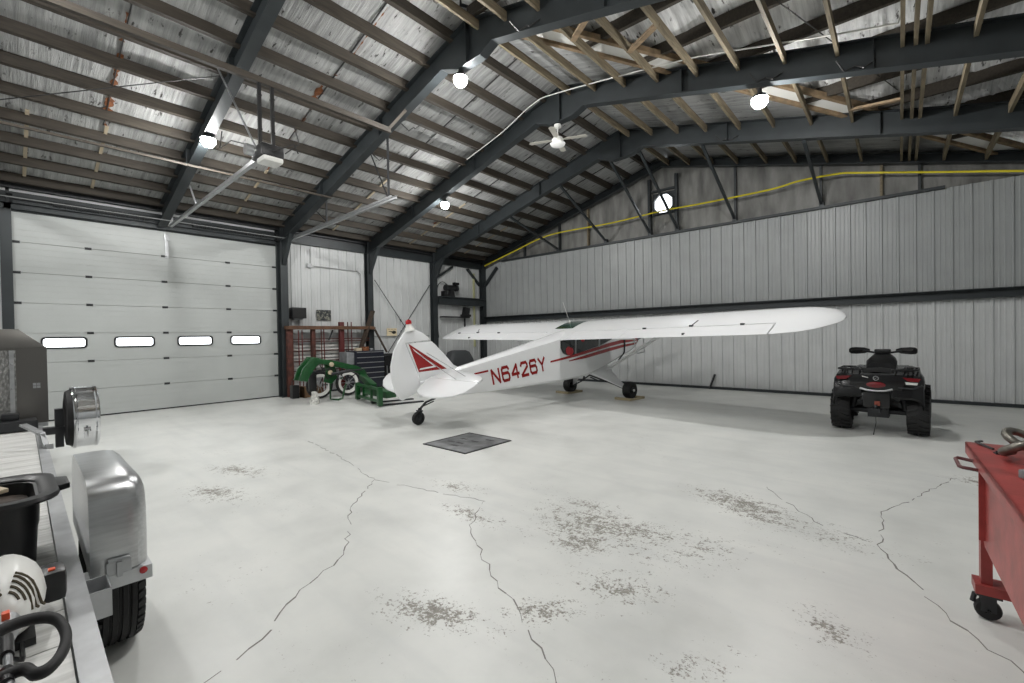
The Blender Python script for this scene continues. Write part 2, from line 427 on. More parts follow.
# valley boards
def vp(x, dn=0, dz=0):
    n = Vector((1.1645, -1)).normalized(); y = valley_y(x)
    return (x+n.x*dn, y+n.y*dn, zs(x)+dz)
for dn, lab, nm in ((-.16, 'long timber valley board on the ridge side of the white strip', WOODX), (.20, 'long timber valley board on the door side of the white strip', WOODX)):
    m = MB(); m.bar(vp(8.2, dn, -.10), vp(15.2, dn, -.10), .07, .09); struct(m.build('valley_board', nm), lab, 'board')
m = MB(); m.grid([[vp(8.2, -.14, -.09), vp(15.2, -.14, -.09)], [vp(8.2, .18, -.07), vp(15.2, .18, -.07)]])
struct(m.build('valley_lining', WHPL), 'white lining strip between the two valley boards', 'lining')
for k, (a, b) in enumerate((((9.3, -7.2), (9.95, -7.75)), ((9.95, -6.55), (10.65, -7.1)), ((12.6, -3.3), (13.3, -3.6)), ((8.1, -9.3), (8.7, -9.9)), ((8.1, -10.2), (8.75, -9.5)))):
    m = MB(); m.bar((a[0], a[1], zb(a[0])+.29), (b[0], b[1], zb(b[0])+.29), .09, .04)
    struct(m.build('timber_block', WOODX), ['short timber brace in the opening nearest the ridge', 'short timber brace in the next opening down the slope', 'short timber brace beyond the second roof lamp', 'short timber crossing over the front frame, upper', 'short timber crossing over the front frame, lower'][k], 'brace')
# steel frames: one rafter pair per frame, columns at the left wall
FL = ['end-wall frame', 'frame next to the end wall', 'frame carrying the ceiling fan', 'frame at the door jamb, ridge lamp under it', 'frame crossing over the big door', 'frame above the viewer', 'frame at the viewer end']
for k, y in enumerate(FR):
    m = MB(); yy = y-.09 if k == 0 else y
    botl = [(.12, zb(.12)), (7.2, zb(7.2)), (7.62, 6.15), (8.15, 6.17), (8.42, zb(8.42)), (15.6, zb(15.6))]
    top = [(15.6, zt(15.6)), (RX, 6.88), (.12, zt(.12))]
    if k == 0: botl = [(.12, zt(.12)-.2), (RX, 6.66), (15.6, zt(15.6)-.2)]
    m.prism([(x, yy-.006, z) for x, z in botl+top], (0, .012, 0))
    hw = .085
    for (x0, z0), (x1, z1) in zip(botl, botl[1:]):
        m.bar((x0, yy, z0+.006), (x1, yy, z1+.006), hw*2, .014)
    for (x0, z0), (x1, z1) in zip(top, top[1:]): m.bar((x0, yy, z0), (x1, yy, z1), hw*2, .014)
    if k: 
        m.lim(7.80, 7.83, yy-hw, yy+hw, 6.16, 6.88)
        for bx in (2.6, 5.2, 10.4, 13.0): m.bar((bx, yy, zb(bx)), (bx, yy, zt(bx)), .012, hw*2, (0, 1, 0))
    struct(m.build('steel_rafter', STEEL), 'dark steel roof rafter, %s' % FL[k], 'rafter')
    m = MB(); z1 = zt(.1)
    m.lim(.02, .036, y-.1 if k else -.2, y+.1 if k else 0, 0, z1); m.lim(.21, .226, y-.1 if k else -.2, y+.1 if k else 0, 0, z1); m.lim(.02, .22, yy-.006, yy+.006, 0, z1)
    # knee brace plate
    if k: m.prism([(.22, yy-.05, 3.72), (.24, yy-.05, 3.70), (.75, yy-.05, zb(.75)), (.22, yy-.05, zb(.3))], (0, .1, 0))
    m.lim(-.0, .3, yy-.14 if k else -.25, yy+.14 if k else .0, 0, .02)
    if k < 4: struct(m.build('steel_column', STEEL), 'dark steel wall column, %s' % FL[k].replace('rafter', ''), 'column')
    else: m.bm.free()
# right wall columns are outside the frame; the rafters land on the wall
m = MB(); m.lim(.0, .1, FW, .1, 4.40, 4.62); struct(m.build('eave_strut', STEEL), 'dark steel eave strut along the top of the left wall', 'beam')
# corner braces beside the corner column
m = MB(); m.bar((.1, -.25, 3.72), (.1, -.95, 4.35), .12, .06); struct(m.build('knee_brace', STEEL), 'dark slanted knee brace in the rear corner, at the corner column', 'brace')
m = MB(); m.bar((.1, -2.55, 3.85), (.1, -1.75, 4.35), .12, .06); struct(m.build('knee_brace', STEEL), 'dark slanted knee brace above the bench grinder', 'brace')
m = MB(); m.bar((.25, -.1, 3.72), (.95, -.1, 4.4), .06, .12); struct(m.build('knee_brace', STEEL), 'dark slanted knee brace on the end wall at the corner', 'brace')
# rear wall: middle rail, capping angle, base rail, gable studs, flange braces
m = MB(); m.lim(.1, RW, -.16, -.02, 2.22, 2.235); m.lim(.1, RW, -.16, -.02, 2.385, 2.40); m.lim(.1, RW, -.05, -.035, 2.22, 2.40); m.lim(.1, RW, -.16, -.15, 2.38, 2.42)
struct(m.build('wall_girt', STEEL), 'dark steel girt running along the middle of the end wall', 'rail')
m = MB(); m.lim(1.2, 14.0, -.10, .02, 4.60, 4.66); struct(m.build('wall_cap', STEEL), 'dark steel capping along the top of the end wall sheets', 'rail')
m = MB(); m.lim(.1, RW, -.08, .0, 0, .07); struct(m.build('baseboard_back', STEEL), 'dark steel base channel along the foot of the end wall', 'rail')
m = MB(); m.lim(0, .06, -8.1, 0, 0, .05); struct(m.build('baseboard_left', STEEL), 'dark steel base channel along the foot of the left wall', 'rail')
for k, x in enumerate((2.3, 3.95, 5.15, 9.85, 11.8, 12.95, 13.6)):
    m = MB(); m.lim(x-.025, x+.025, .0, .12, 4.6, zs(x)-.15)
    struct(m.build('gable_stud', STEEL if k not in (2, 5) else WOOD), 'gable wall stud above the end wall sheets, %s from the corner' % ORD[k], 'stud')
m = MB(); m.lim(7.34, 7.42, -.02, .12, 4.6, 6.4); struct(m.build('gable_post', STEEL), 'dark post on the corner side of the octagon window', 'stud')
m = MB(); m.lim(8.18, 8.26, -.02, .12, 4.6, 6.4); struct(m.build('gable_post', STEEL), 'dark post on the cart side of the octagon window', 'stud')
m = MB(); m.lim(7.4, 8.2, .02, .1, 5.98, 6.04); struct(m.build('window_header', STEEL), 'dark header above the octagon window', 'stud')
for k, x in enumerate((3.95, 5.88, 7.42, 8.28, 9.85, 11.82)):
    m = MB(); m.bar((x, -.06, 4.72), (x, -2.66, zb(x)-.02), .06, .06); m.lim(x-.05, x+.05, -.1, .05, 4.66, 4.78)
    struct(m.build('flange_brace', STEEL), 'slanted steel brace from the end wall cap to the rafter, %s from the corner' % ORD[k], 'brace')
# octagon window
m = MB()
for i in range(8):
    a0, a1 = PI/8+i*PI/4, PI/8+(i+1)*PI/4
    r0, r1, rs = .30, .335/math.cos(PI/8), .47
    p = [(OX+r*math.cos(a), OZ+r*math.sin(a)) for r, a in ((r0, a0), (r1, a0), (r1, a1), (r0, a1))]
    m.prism([(x, .05, z) for x, z in p], (0, .08, 0))
# square surround with corners filled
for sx in (-1, 1):
    for sz in (-1, 1): m.prism([(OX+sx*.34, .1, OZ+sz*.34), (OX+sx*.34, .1, OZ+sz*.10), (OX+sx*.10, .1, OZ+sz*.34)], (0, .03, 0))
wi = struct(m.build('window_1', STEEL), 'octagonal gable window glaring with daylight', 'window')
m = MB(); m.prism([(OX+.32*math.cos(PI/8+i*PI/4), .16, OZ+.32*math.sin(PI/8+i*PI/4)) for i in range(8)], (0, .01, 0)); m.build('pane', GLASS, wi)

# ------------------------------------------------------------------ sectional door in the left wall
D0, D1, DH, DX = -13.18, -8.22, 4.27, -.04
door = empty('door_1', (0, (D0+D1)/2, 0), 'tall white sectional door with a row of four slot windows', 'door', kind='structure')
dy = (D0+D1)/2; SH = DH/7
WIN = [(-12.8, -12.16), (-11.67, -11.0), (-10.51, -9.82), (-9.37, -8.68)]
for k in range(7):
    m = MB(); z0, z1 = k*SH+.004, (k+1)*SH-.004
    if k == 0: z0 = .03
    def strip(ya, yb, za, zb_):
        # shallow horizontal grooves on the sheet
        n = 5 if (zb_-za) > .3 else 1
        for i in range(n):
            a, b = za+(zb_-za)*i/n, za+(zb_-za)*(i+1)/n
            m.lim(DX-.04, DX, ya-dy, yb-dy, a+(.0025 if i else 0), b-(.0025 if i < n-1 else 0))
        m.lim(DX-.04, DX-.004, ya-dy, yb-dy, za, zb_)
    if k == 2:
        wz0, wz1 = 1.53, 1.72
        strip(D0, D1, z0, wz0-.0); strip(D0, D1, wz1, z1)
        ys = [D0]+[v for p in WIN for v in p]+[D1]
        for i in range(0, len(ys), 2): strip(ys[i], ys[i+1], wz0, wz1)
    else: strip(D0, D1, z0, z1)
    m.lim(DX-.05, DX-.03, D0-dy, D1-dy, max(0, z0-.03), z0+.03)
    m.build('door_section', DOORM, door)
m = MB(); m.lim(DX-.03, DX-.002, D0-dy, D1-dy, 0, .03); m.build('bottom_seal', BLACK, door)
for a, b in WIN:
    m = MB(); c = ((a+b)/2-dy, (1.53+1.72)/2); hw, hh = (b-a)/2, .095
    out, inn = [], []
    for cx, cz, a0 in ((1, 1, 0), (-1, 1, PI/2), (-1, -1, PI), (1, -1, 1.5*PI)):
        for i in range(5):
            t = a0+i*PI/8
            for lst, gx, r in ((out, .03, .07), (inn, -.005, .05)):
                lst.append((DX, c[0]+cx*(hw+gx-r)+r*math.cos(t), c[1]+cz*(hh+gx-r)+r*math.sin(t)))
    n = len(out)
    for i in range(n):
        j = (i+1) % n; q = [out[i], out[j], inn[j], inn[i]]
        m.prism([Vector(p)+Vector((.001, 0, 0)) for p in q], (.018, 0, 0))
    fr = m.build('window_frame', BLKPL, door)
    m = MB(); m.lim(DX-.03, DX-.022, a-dy, b-dy, 1.53, 1.72); m.build('pane', GLASS, fr)
for k in range(1, 7):
    for y in (-12.08, -10.76, -9.42, D0+.05, D1-.05):
        m = MB(); yy = y-dy; z = k*SH
        m.lim(DX, DX+.012, yy-.055, yy+.055, z-.025, z-.004); m.lim(DX, DX+.012, yy-.055, yy+.055, z+.004, z+.025); m.tube([(DX+.014, yy-.05, z), (DX+.014, yy+.05, z)], .007, 6)
        m.build('hinge', DARK, door)
m = MB(); m.lim(DX+.001, DX+.015, -.04, .04, 3.62, 4.12); m.lim(DX, DX+.03, -.05, .05, 4.05, 4.2); m.build('lift_bracket', GALV, door)
# jamb frames and header
m = MB(); m.lim(-.08, .03, D0-.16, D0-.0, 0, 4.5); struct(m.build('trim_2', STEEL), 'dark steel jamb at the toolbox side of the big door', 'door frame')
m = MB(); m.lim(-.08, .03, D1+.0, D1+.10, 0, 4.5); struct(m.build('trim_3', STEEL), 'dark steel jamb at the column side of the big door', 'door frame')
m = MB(); m.lim(-.08, -.035, D0-.1, D1+.1, DH-.015, DH+.05); m.lim(-.08, .03, D0-.1, D1+.1, DH+.02, 4.62); struct(m.build('trim_4', STEEL), 'dark steel header above the big door', 'door frame')

# door tracks (a curved pair) and spring shaft
def track(y, x1, name, lab, zend):
    e = empty(name, (0, y, 0), lab, 'door track', 'door tracks')
    m = MB(); pts = [(.10, 0, .05), (.10, 0, 3.9)]
    for i in range(1, 7):
        t = i/6*PI/2; pts.append((.10+.45*(1-math.cos(t)), 0, 3.95+.45*math.sin(t)))
    pts.append((x1, 0, zend))
    for off in (-.03, .03):
        for a, b in zip(pts, pts[1:]):
            m.bar(a, b, .006, .055, (0, 0, 1) if abs(b[0]-a[0]) > .01 else (1, 0, 0)) if off < 0 else None
    for a, b in zip(pts, pts[1:]):
        u = (1, 0, 0) if abs(b[0]-a[0]) < .01 else (0, 0, 1)
        d = (Vector(b)-Vector(a)).normalized(); nrm = Vector((-d.z, 0, d.x))
        m.bar(Vector(a)+nrm*.03, Vector(b)+nrm*.03, .055, .006, nrm); m.bar(Vector(a)-nrm*.03, Vector(b)-nrm*.03, .055, .006, nrm)
    m.build('rail', GALV, e)
    m = MB(); m.bar((.6, .05, 4.45), (x1-.25, .05, zend+.06), .04, .08); m.build('stiffening_angle', GALV, e)
    return e
t = track(-8.02, 5.55, 'door_track', 'galvanised door track curving up beside the column and hung under the roof', 4.47)
for a, b, q in (((5.2, .05, 4.5), (5.2, .05, zb(5.2)+.3), .035), ((5.2, .05, 4.5), (4.4, .05, 5.9), .02), ((2.5, .05, 4.5), (2.5, .05, zb(2.5)+.25), .035), ((2.5, .05, 4.55), (1.75, .05, 5.05), .02)):
    m = MB(); m.bar(a, b, q, q); m.build('hanger', DARK, t)
t = track(-13.46, 5.55, 'door_track', 'galvanised door track at the toolbox end of the door', 4.47)
m = MB(); m.bar((5.2, .05, 4.5), (5.2, .05, zb(5.2)+.3), .035, .035); m.build('hanger', GALV, t)
sp = empty('spring_shaft', (.12, -10.7, 4.48), 'dark torsion spring shaft above the big door', 'spring shaft')
m = MB(); m.tube([(0, -2.55, 0), (0, 2.55, 0)], .016, 8); m.build('shaft', DARK, sp)
for y0, y1 in ((-1.9, -.35), (.5, 2.2)):
    m = MB(); n = int((y1-y0)/.085)
    m.tube([(0, y0, 0), (0, y1, 0)], .045, 12)
    for i in range(n): m.lathe((0, y0+.085*i, 0), (0, 1, .25), [(.056, -.012), (.062, 0), (.056, .012)], 12)
    m.build('spring', DARK, sp, 40)
m = MB(); m.lim(-.1, .04, -.1, .1, -.1, .1); m.build('centre_bracket', GALV, sp)
for y in (-2.5, 2.45):
    m = MB(); m.lathe((0, y, 0), (0, 1, 0), [(.02, -.04), (.1, -.04), (.085, 0), (.1, .04), (.02, .04)], 16); m.build('cable_drum', DARK, sp, 40)

# door operator
op = empty('door_opener', (6.1, -10.7, 4.3), 'door opener motor hung from two black bars with a long rail to the big door', 'door opener')
m = MB(); m.bar((-5.7, 0, .02), (-.1, 0, .10), .06, .06); m.build('rail', GALV, op)
m = MB(); m.lim(-.12, .28, -.16, .16, -.02, .16); m.build('motor_housing', BLKPL, op, bevel=.03)
m = MB(); m.lim(.02, .30, -.14, .14, -.10, -.02); m.build('lamp_lens', WHPL, op, bevel=.03)
m = MB(); m.lathe((-.02, -.22, .1), (0, 1, 0), [(.02, -.05), (.08, -.05), (.08, .05), (.02, .05)], 16); m.build('motor', GALV, op, 40)
for dyy in (-.09, .09):
    m = MB(); m.bar((.05, dyy, .16), (.05, dyy, 1.16), .045, .045)
    for z in (.4, .65, .9): m.lim(.02, .08, dyy-.026, dyy+.026, z, z+.03)
    m.build('hanger_bar', BLKPL, op)
m = MB(); m.bar((-.1, -.1, .2), (-.75, -.38, 1.5), .03, .012); m.build('strut', GALV, op); m = MB(); m.bar((-3.6, 0, .06), (-4.2, 0, .75), .03, .012); m.build('strut', GALV, op)
m = MB(); m.tube([(-.1, -.15, .2), (-.5, -.3, .35), (-1.2, -.25, .45), (-1.6, -.1, .9)], .008, 6); m.tube([(.2, .2, .1), (.35, .35, .25), (.3, .3, .5), (.1, .1, .6)], .008, 6); m.tube([(.3, .0, .05), (.4, .25, .2), (.3, .35, .12)], .01, 6); m.build('cable', DWIRE, op)
m = MB(); m.bar((6.15, FW, 5.42), (6.15, -8.55, 5.45), .07, .09); m.bar((6.15, -8.6, 5.45), (6.15, -8.2, 5.95), .05, .05); tag(m.build('support_beam', PURL), 'long dark steel beam carrying the door opener bars below the purlins', 'beam')
m = MB(); m.bar((2.8, FW, 5.03), (2.8, -8.0, 5.06), .04, .04); tag(m.build('support_pipe', PURL), 'long steel support pipe running below the purlins over the big door', 'pipe')
m = MB(); m.tube([(.55, FW, 4.42), (.55, -8.2, 4.40)], .010, 6); tag(m.build('conduit', WIRE), 'thin pale conduit along the eave above the big door', 'conduit')

# ------------------------------------------------------------------ lamps
lamp_spots = [(3.73, -10.8, 5.30, 'glowing round roof lamp nearest the door opener', .03), (3.99, -5.4, 5.23, 'glowing round roof lamp above the left wall, beyond the door track', .1),
              (7.6, -8.1, 6.04, 'glowing round roof lamp under the ridge, biggest glare', .0), (11.6, -5.4, 5.29, 'glowing round roof lamp under the right roof slope', .05),
              (11.6, -10.8, 5.28, 'round roof lamp over the viewer', .0), (7.6, -13.5, 6.04, 'round roof lamp under the ridge behind the viewer', 0), (3.8, -15.0, 5.2, 'round roof lamp over the trailer', 0)]
LE = empty('roof_lamp', (0, 0, 0), '', 'lamp', 'roof lamps')
m = MB(); m.lathe((0, 0, 0), (0, 0, 1), [(.03, .16), (.035, .09), (.10, .05), (.125, .0), (.118, .0), (.085, .035), (.03, .03)], 20); m.build('housing', DARK, LE, 40)
m = MB(); m.lathe((0, 0, 0), (0, 0, 1), [(.03, .025), (.08, .01), (.115, -.03), (.115, -.065), (.075, -.125), (.004, -.145)], 20); m.build('bulb', LAMP, LE, 60)
for k, (x, y, z, lab, d) in enumerate(lamp_spots):
    o = LE if k == 0 else copy_tree(LE)
    o.location = (x, y, z); o['label'] = lab
    if k >= 4: o['group'] = 'roof lamps'

# ceiling fan
fan = empty('ceiling_fan', (7.72, -5.4, 5.78), 'white ceiling fan with a domed light hanging under the ridge', 'ceiling fan')
m = MB(); m.lathe((0, 0, 0), (0, 0, 1), [(.02, .36), (.07, .36), (.08, .30), (.03, .27)], 16); m.build('canopy', WHPL, fan, 40)
m = MB(); m.tube([(0, 0, .05), (0, 0, .3)], .015, 8); m.build('downrod', WHPL, fan, 40)
m = MB(); m.lathe((0, 0, 0), (0, 0, 1), [(.02, .09), (.10, .08), (.13, .03), (.10, -.01), (.02, -.02)], 20); m.build('motor', WHPL, fan, 40)
m = MB(); m.lathe((0, 0, 0), (0, 0, 1), [(.13, -.03), (.165, -.05), (.14, -.09), (.06, -.12), (.005, -.125)], 20); m.build('light_bowl', mat('milk_glass', (.85, .85, .83), .3, emit=.12), fan, 50)
for k in range(4):
    a = .4+k*PI/2; u = Vector((math.cos(a), math.sin(a), 0)); v = Vector((-u.y, u.x, 0))
    m = MB(); pts = [u*.12-v*.02, u*.2-v*.05, u*.6-v*.065, u*.64, u*.6+v*.065, u*.2+v*.05, u*.12+v*.02]
    m.prism([p+Vector((0, 0, .03)) for p in pts], (0, 0, .008)); m.build('blade', mat('fan_blade', (.55, .53, .47), .4) if k == 0 else bpy.data.materials['fan_blade'], fan)

# ------------------------------------------------------------------ cables, hose, bracing rods
def wire(name, lab, cat, pts, r, mt):
    m = MB(); 
    # smooth polyline by Catmull-Rom
    P = [Vector(p) for p in pts]; out = []
    for i in range(len(P)-1):
        p0, p1, p2, p3 = P[max(0, i-1)], P[i], P[i+1], P[min(len(P)-1, i+2)]
        for s in range(6):
            t = s/6; out.append(.5*((2*p1)+(p2-p0)*t+(2*p0-5*p1+4*p2-p3)*t*t+(3*p1-p0-3*p2+p3)*t**3))
    out.append(P[-1]); m.tube(out, r, 6)
    return tag(m.build(name, mt, None, 60), lab, cat)
wire('air_hose', 'yellow hose strung across the end wall gable', 'hose', [(.41, -.25, 4.51), (2.06, -.25, 4.9), (3.74, -.25, 5.24), (6.19, -.25, 5.23), (7.89, -.25, 5.29), (9, -.25, 5.27), (10.7, -.25, 5.27), (11.41, -.25, 5.34), (12.17, -.25, 5.32), (12.58, -.25, 5.24), (13.91, -.25, 4.92), (15.09, -.25, 4.64), (15.6, -.25, 4.5)], .024, YEL)
wire('white_cable', 'white cable clipped along the rafter that carries the ceiling fan', 'cable', [(5.2, -5.7, 6.0), (6.4, -5.7, 6.3), (7.3, -5.7, 6.62), (8.0, -5.7, 6.61), (10.5, -5.7, 6.22), (11.78, -5.7, 5.91), (13.08, -5.7, 5.58), (13.27, -5.7, 5.6), (13.3, -5.9, 5.9)], .012, WHPL)
for k, (a, b, lab) in enumerate((((11.6, -8.1, 5.95), (13.25, -2.8, 5.86), 'thin dark bracing rod under the right slope crossing the rafters'), ((2.9, -13.3, 5.35), (4.9, -10.9, 5.95), 'thin dark bracing rod over the toolbox'))):
    m = MB(); m.tube([a, b], .008, 6); tag(m.build('bracing_rod', DWIRE), lab, 'rod')
for a, b, lab in (((.14, -5.2, 3.55), (.14, -2.9, .5), 'dark cross bracing rod falling toward the corner'), ((.14, -2.9, 3.55), (.14, -5.2, .5), 'dark cross bracing rod rising toward the corner')):
    m = MB(); m.tube([a, b], .013, 6)
    d = Vector(b)-Vector(a); p = Vector(a)+d*.42; m.tube([p, p+d*.03], .022, 6); m.tube([Vector(a)+d*.55, Vector(a)+d*.57], .022, 6)
    tag(m.build('wall_bracing_rod', STEEL), lab, 'rod')
m = MB(); m.tube([(.06, -7.3, 4.3), (.06, -7.3, 3.85), (.06, -7.22, 3.80)], .012, 6); m.lim(.03, .09, -7.38, -7.24, 3.74, 3.86); m.tube([(.06, -7.3, 3.8), (.06, -5.75, 3.78), (.06, -5.66, 3.70), (.06, -5.66, 1.4)], .012, 6)
tag(m.build('conduit', WIRE), 'grey electrical conduit bent across the upper left wall', 'conduit')
for k, (x, y) in enumerate(((5.6, -7.9), (4.5, -7.9), (10.2, -2.9), (11.5, -5.6), (12.6, -5.6), (8.9, -8.3))):
    z = zb(x)+.02; m = MB(); m.tube([(x, y, z+.1), (x+.08, y+.12, z-.03), (x+.2, y+.16, z+.02), (x+.3, y+.1, z-.07), (x+.42, y+.2, z+.03)], .011, 6)
    tag(m.build('loose_cable', DWIRE), ['black loose cable hanging by the door track hanger', 'black loose cable lower on the ridge lamp rafter', 'black loose cable under the rafter next to the end wall', 'black loose cable beside the right slope lamp', 'black loose cable right of the right slope lamp', 'black loose cable under the ridge lamp rafter'][k], 'cable')
REDC = mat('red_cushion', (.42, .03, .04), .5)
# ================================================================== AIRPLANE  (local x = forward, y = to its left, z = up, standing on its tail wheel)
AP = empty('airplane', (7.22, -3.0, 0), 'white high-wing tail-wheel airplane with red trim and registration', 'airplane', rz=math.radians(83))
ST = [(-5.35,.03,.50,.78,.80),(-4.9,.08,.48,.88,.91),(-4.45,.13,.47,.98,1.02),(-3.2,.22,.49,1.23,1.29),(-2.3,.29,.52,1.41,1.49),(-1.85,.33,.53,1.50,1.60),(-1.0,.36,.59,1.66,1.82),
      (-.45,.36,.70,1.76,1.88),(-.1,.36,.79,1.62,1.78),(.35,.355,.93,1.46,1.60),(.6,.345,1.01,1.46,1.58),(1.2,.29,1.16,1.47,1.56),(1.55,.20,1.27,1.46,1.52),(1.68,.12,1.33,1.45,1.48)]
def fus(s):
    for a, b in zip(ST, ST[1:]):
        if s <= b[0]:
            t = max(0, (s-a[0])/(b[0]-a[0])); return [a[i]+(b[i]-a[i])*t for i in range(5)]
    return list(ST[-1])
def fus_w(s, z):
    _, w, b, zs_, zt_ = fus(s)
    if z > zs_: return w*max(.05, 1-(z-zs_)/(zt_-zs_)*.6)
    if z < b+.07: return w*(.86+.14*max(0, z-b)/.07)
    return w
def sect(st):
    s, w, b, zs_, zt_ = st; d = min(.05, (zs_-b)*.2)
    right = [(w*.86, b), (w, b+d), (w, zs_-d), (w*.98, zs_), (w*.55, zs_+(zt_-zs_)*.75)]
    return [(s, y, z) for y, z in right] + [(s, 0, zt_)] + [(s, -y, z) for y, z in right[::-1]]
m = MB(); rings = [[m.bm.verts.new(p) for p in sect(fus(-5.35+i*(7.03)/70))] for i in range(71)]
m.skinrings(rings); m.build('fuselage', WHITE, AP, 28)
# spinner and propeller
m = MB(); m.lathe((1.66, 0, 1.415), (1, 0, .16), [(.13, 0), (.12, .08), (.08, .17), (.03, .23), (.002, .25)], 20); m.build('spinner', RED, AP, 50)
m = MB()
for sg in (-1, 1):
    rows = []
    for i in range(9):
        r = .05+.92*i/8; c = .05+.055*math.sin(min(1, i/8*1.15)*PI)*1.0; tw = .9-.6*i/8
        p = Vector((1.74, sg*r*.86, 1.42-sg*r*.50)); d = Vector((math.cos(tw)*.35, 0, math.sin(tw)))
        d.normalize(); rows.append([p-d*c, p-d*c*.3+Vector((.012, 0, 0)), p+d*c, p-d*c*.3-Vector((.012, 0, 0)), p-d*c])
    m.grid(rows)
m.build('propeller', DARK, AP, 40)
# wing ------------------------------------------------------------
def wing_edge(n):
    a = abs(n)
    T = [(0, -.28, -1.85), (4.6, -.28, -1.85), (4.9, -.29, -1.80), (5.1, -.33, -1.72), (5.27, -.40, -1.58), (5.40, -.50, -1.40), (5.49, -.64, -1.2), (5.54, -.82, -1.02)]
    for p, q in zip(T, T[1:]):
        if a <= q[0]:
            t = (a-p[0])/(q[0]-p[0]); return p[1]+(q[1]-p[1])*t, p[2]+(q[2]-p[2])*t
    return T[-1][1], T[-1][2]
def zline(s): return 1.49+(s+1.85)*.235
def dih(n): return abs(n)*.0135 + n*.0015
UP = [(0, 0), (.012, .030), (.05, .062), (.12, .092), (.25, .115), (.4, .115), (.55, .097), (.74, .062), (.88, .030), (1, .004)]
def up(c):
    for p, q in zip(UP, UP[1:]):
        if c <= q[0]: return p[1]+(q[1]-p[1])*(c-p[0])/(q[0]-p[0])
    return 0
def low(c): return -.028*min(1, c*25)*(1-c)**.6
def slice_pts(n, c0, c1, k=12):
    le, te = wing_edge(n); ch = le-te
    n = n*.94 if n < 0 else n
    ch = le-te; th = ch/1.57
    cs = [c0+(c1-c0)*(i/k)**(1.8 if c0 == 0 else 1) for i in range(k+1)]
    o = []
    for c in cs: s = le-c*ch; o.append((s, -n, zline(s)+dih(n)+1.57*th*up(c)))
    for c in cs[::-1]: s = le-c*ch; o.append((s, -n, zline(s)+dih(n)+1.57*th*low(c)-.002))
    return o
def wslab(ns, c0, c1):
    m = MB(); m.skinrings([[m.bm.verts.new(p) for p in slice_pts(n, c0, c1)] for n in ns]); return m
def rng(a, b, k): return [a+(b-a)*i/k for i in range(k+1)]
for sg, nm in ((1, 'white wing toward the four-wheeler'), (-1, 'white wing toward the corner')):
    m = MB()
    for ns, c1 in ((rng(0, .44, 2), 1), (rng(.44, 4.72, 12), .745), (rng(4.72, 5.1, 4)+rng(5.15, 5.54, 10), 1)):
        m.skinrings([[m.bm.verts.new(p) for p in slice_pts(sg*n, 0, c1)] for n in ns])
    wg = m.build('wing', WHITE, AP, 35)
    wslab([sg*n for n in rng(.455, 1.93, 4)], .768, 1).build('flap', WHITE, wg, 35)
    wslab([sg*n for n in rng(1.945, 4.70, 6)], .768, 1).build('aileron', WHITE, wg, 35)
    m = MB(); n0 = sg*3.28; s = -1.45; z = zline(s)+dih(n0)+.11
    m.bar((s, -n0, z), (s+.12, -n0-sg*.08, z+.10), .012, .012); m.lim(s-.03, s+.03, -n0-.03, -n0+.03, z-.02, z+.012)
    m.build('aileron_horn', DARK, wg)
    for q in (2.3, 4.2):
        m = MB(); m.lim(-1.49, -1.44, -sg*q-.03, -sg*q+.03, zline(-1.46)+dih(sg*q)+.08, zline(-1.46)+dih(sg*q)+.115); m.build('aileron_hinge', DARK, wg)
    m = MB(); m.lim(-1.8, -1.74, -n0-.015, -n0+.015, 1.50+dih(n0), 1.56+dih(n0)); m.build('trim_bracket', DARK, wg)
    # lift struts and jury strut
    for sr, sw in ((-.02, -.45), (-.10, -1.15)):
        m = MB(); m.bar((sr, -sg*.34, .70), (sw, -sg*2.65, zline(sw)+.04), .065, .028, (0, 0, 1)); m.build('lift_strut', WHITE, AP)
    m = MB(); m.tube([(-.25, -sg*1.55, 1.18), (-.36, -sg*1.55, zline(-.36)+.0)], .012, 6); m.tube([(-.56, -sg*1.55, 1.16), (-.8, -sg*1.55, zline(-.8)+.02)], .012, 6); m.tube([(-.25, -sg*1.55, 1.18), (-.56, -sg*1.55, 1.16)], .012, 6)
    m.build('jury_strut', GALV, AP)
# skylight and antenna
m = MB(); rows = []
for n in rng(-.36, .22, 4):
    r = []
    for c in rng(.16, .62, 6): le, te = wing_edge(n); s = le-c*(le-te); r.append((s, -n, zline(s)+dih(n)+1.57*up(c)+.004))
    rows.append(r)
m.grid(rows); m.build('skylight', GGREEN, AP)
m = MB(); m.tube([(-.80, .26, 1.95), (-.98, .22, 2.2), (-1.15, .17, 2.43)], .006, 6); m.lathe((-.8, .26, 1.93), (0, 0, 1), [(.03, 0), (.02, .04), (.005, .06)], 10); m.build('antenna', WHPL, AP)
# side windows, stripes, lettering lie on the side skin
def side(s, z, off, sg): return (s, -sg*(fus_w(s, z)+off), z)
def side_poly(poly_top, poly_bot, off, sg, k=14):
    """band between two polylines given as functions of s"""
    m = MB(); rows = []
    s0, s1 = poly_top[0][0], poly_top[-1][0]
    def ev(P, s):
        for p, q in zip(P, P[1:]):
            if s <= q[0]+1e-6: return p[1]+(q[1]-p[1])*(s-p[0])/(q[0]-p[0])
        return P[-1][1]
    for i in range(k+1):
        s = s0+(s1-s0)*i/k; a, b = ev(poly_bot, s), ev(poly_top, s)
        rows.append([side(s, a+(b-a)*j/4, off, sg) for j in range(5)])
    m.grid(rows); return m
WB = [(-1.83, 1.30), (-1.78, 1.19), (-1.62, 1.13), (-1.40, 1.13), (-1.30, 1.155), (-.36, 1.335), (.14, 1.48)]
WT = [(-1.83, 1.47), (-1.4, 1.57), (-.45, 1.74), (-.1, 1.60), (.14, 1.52)]
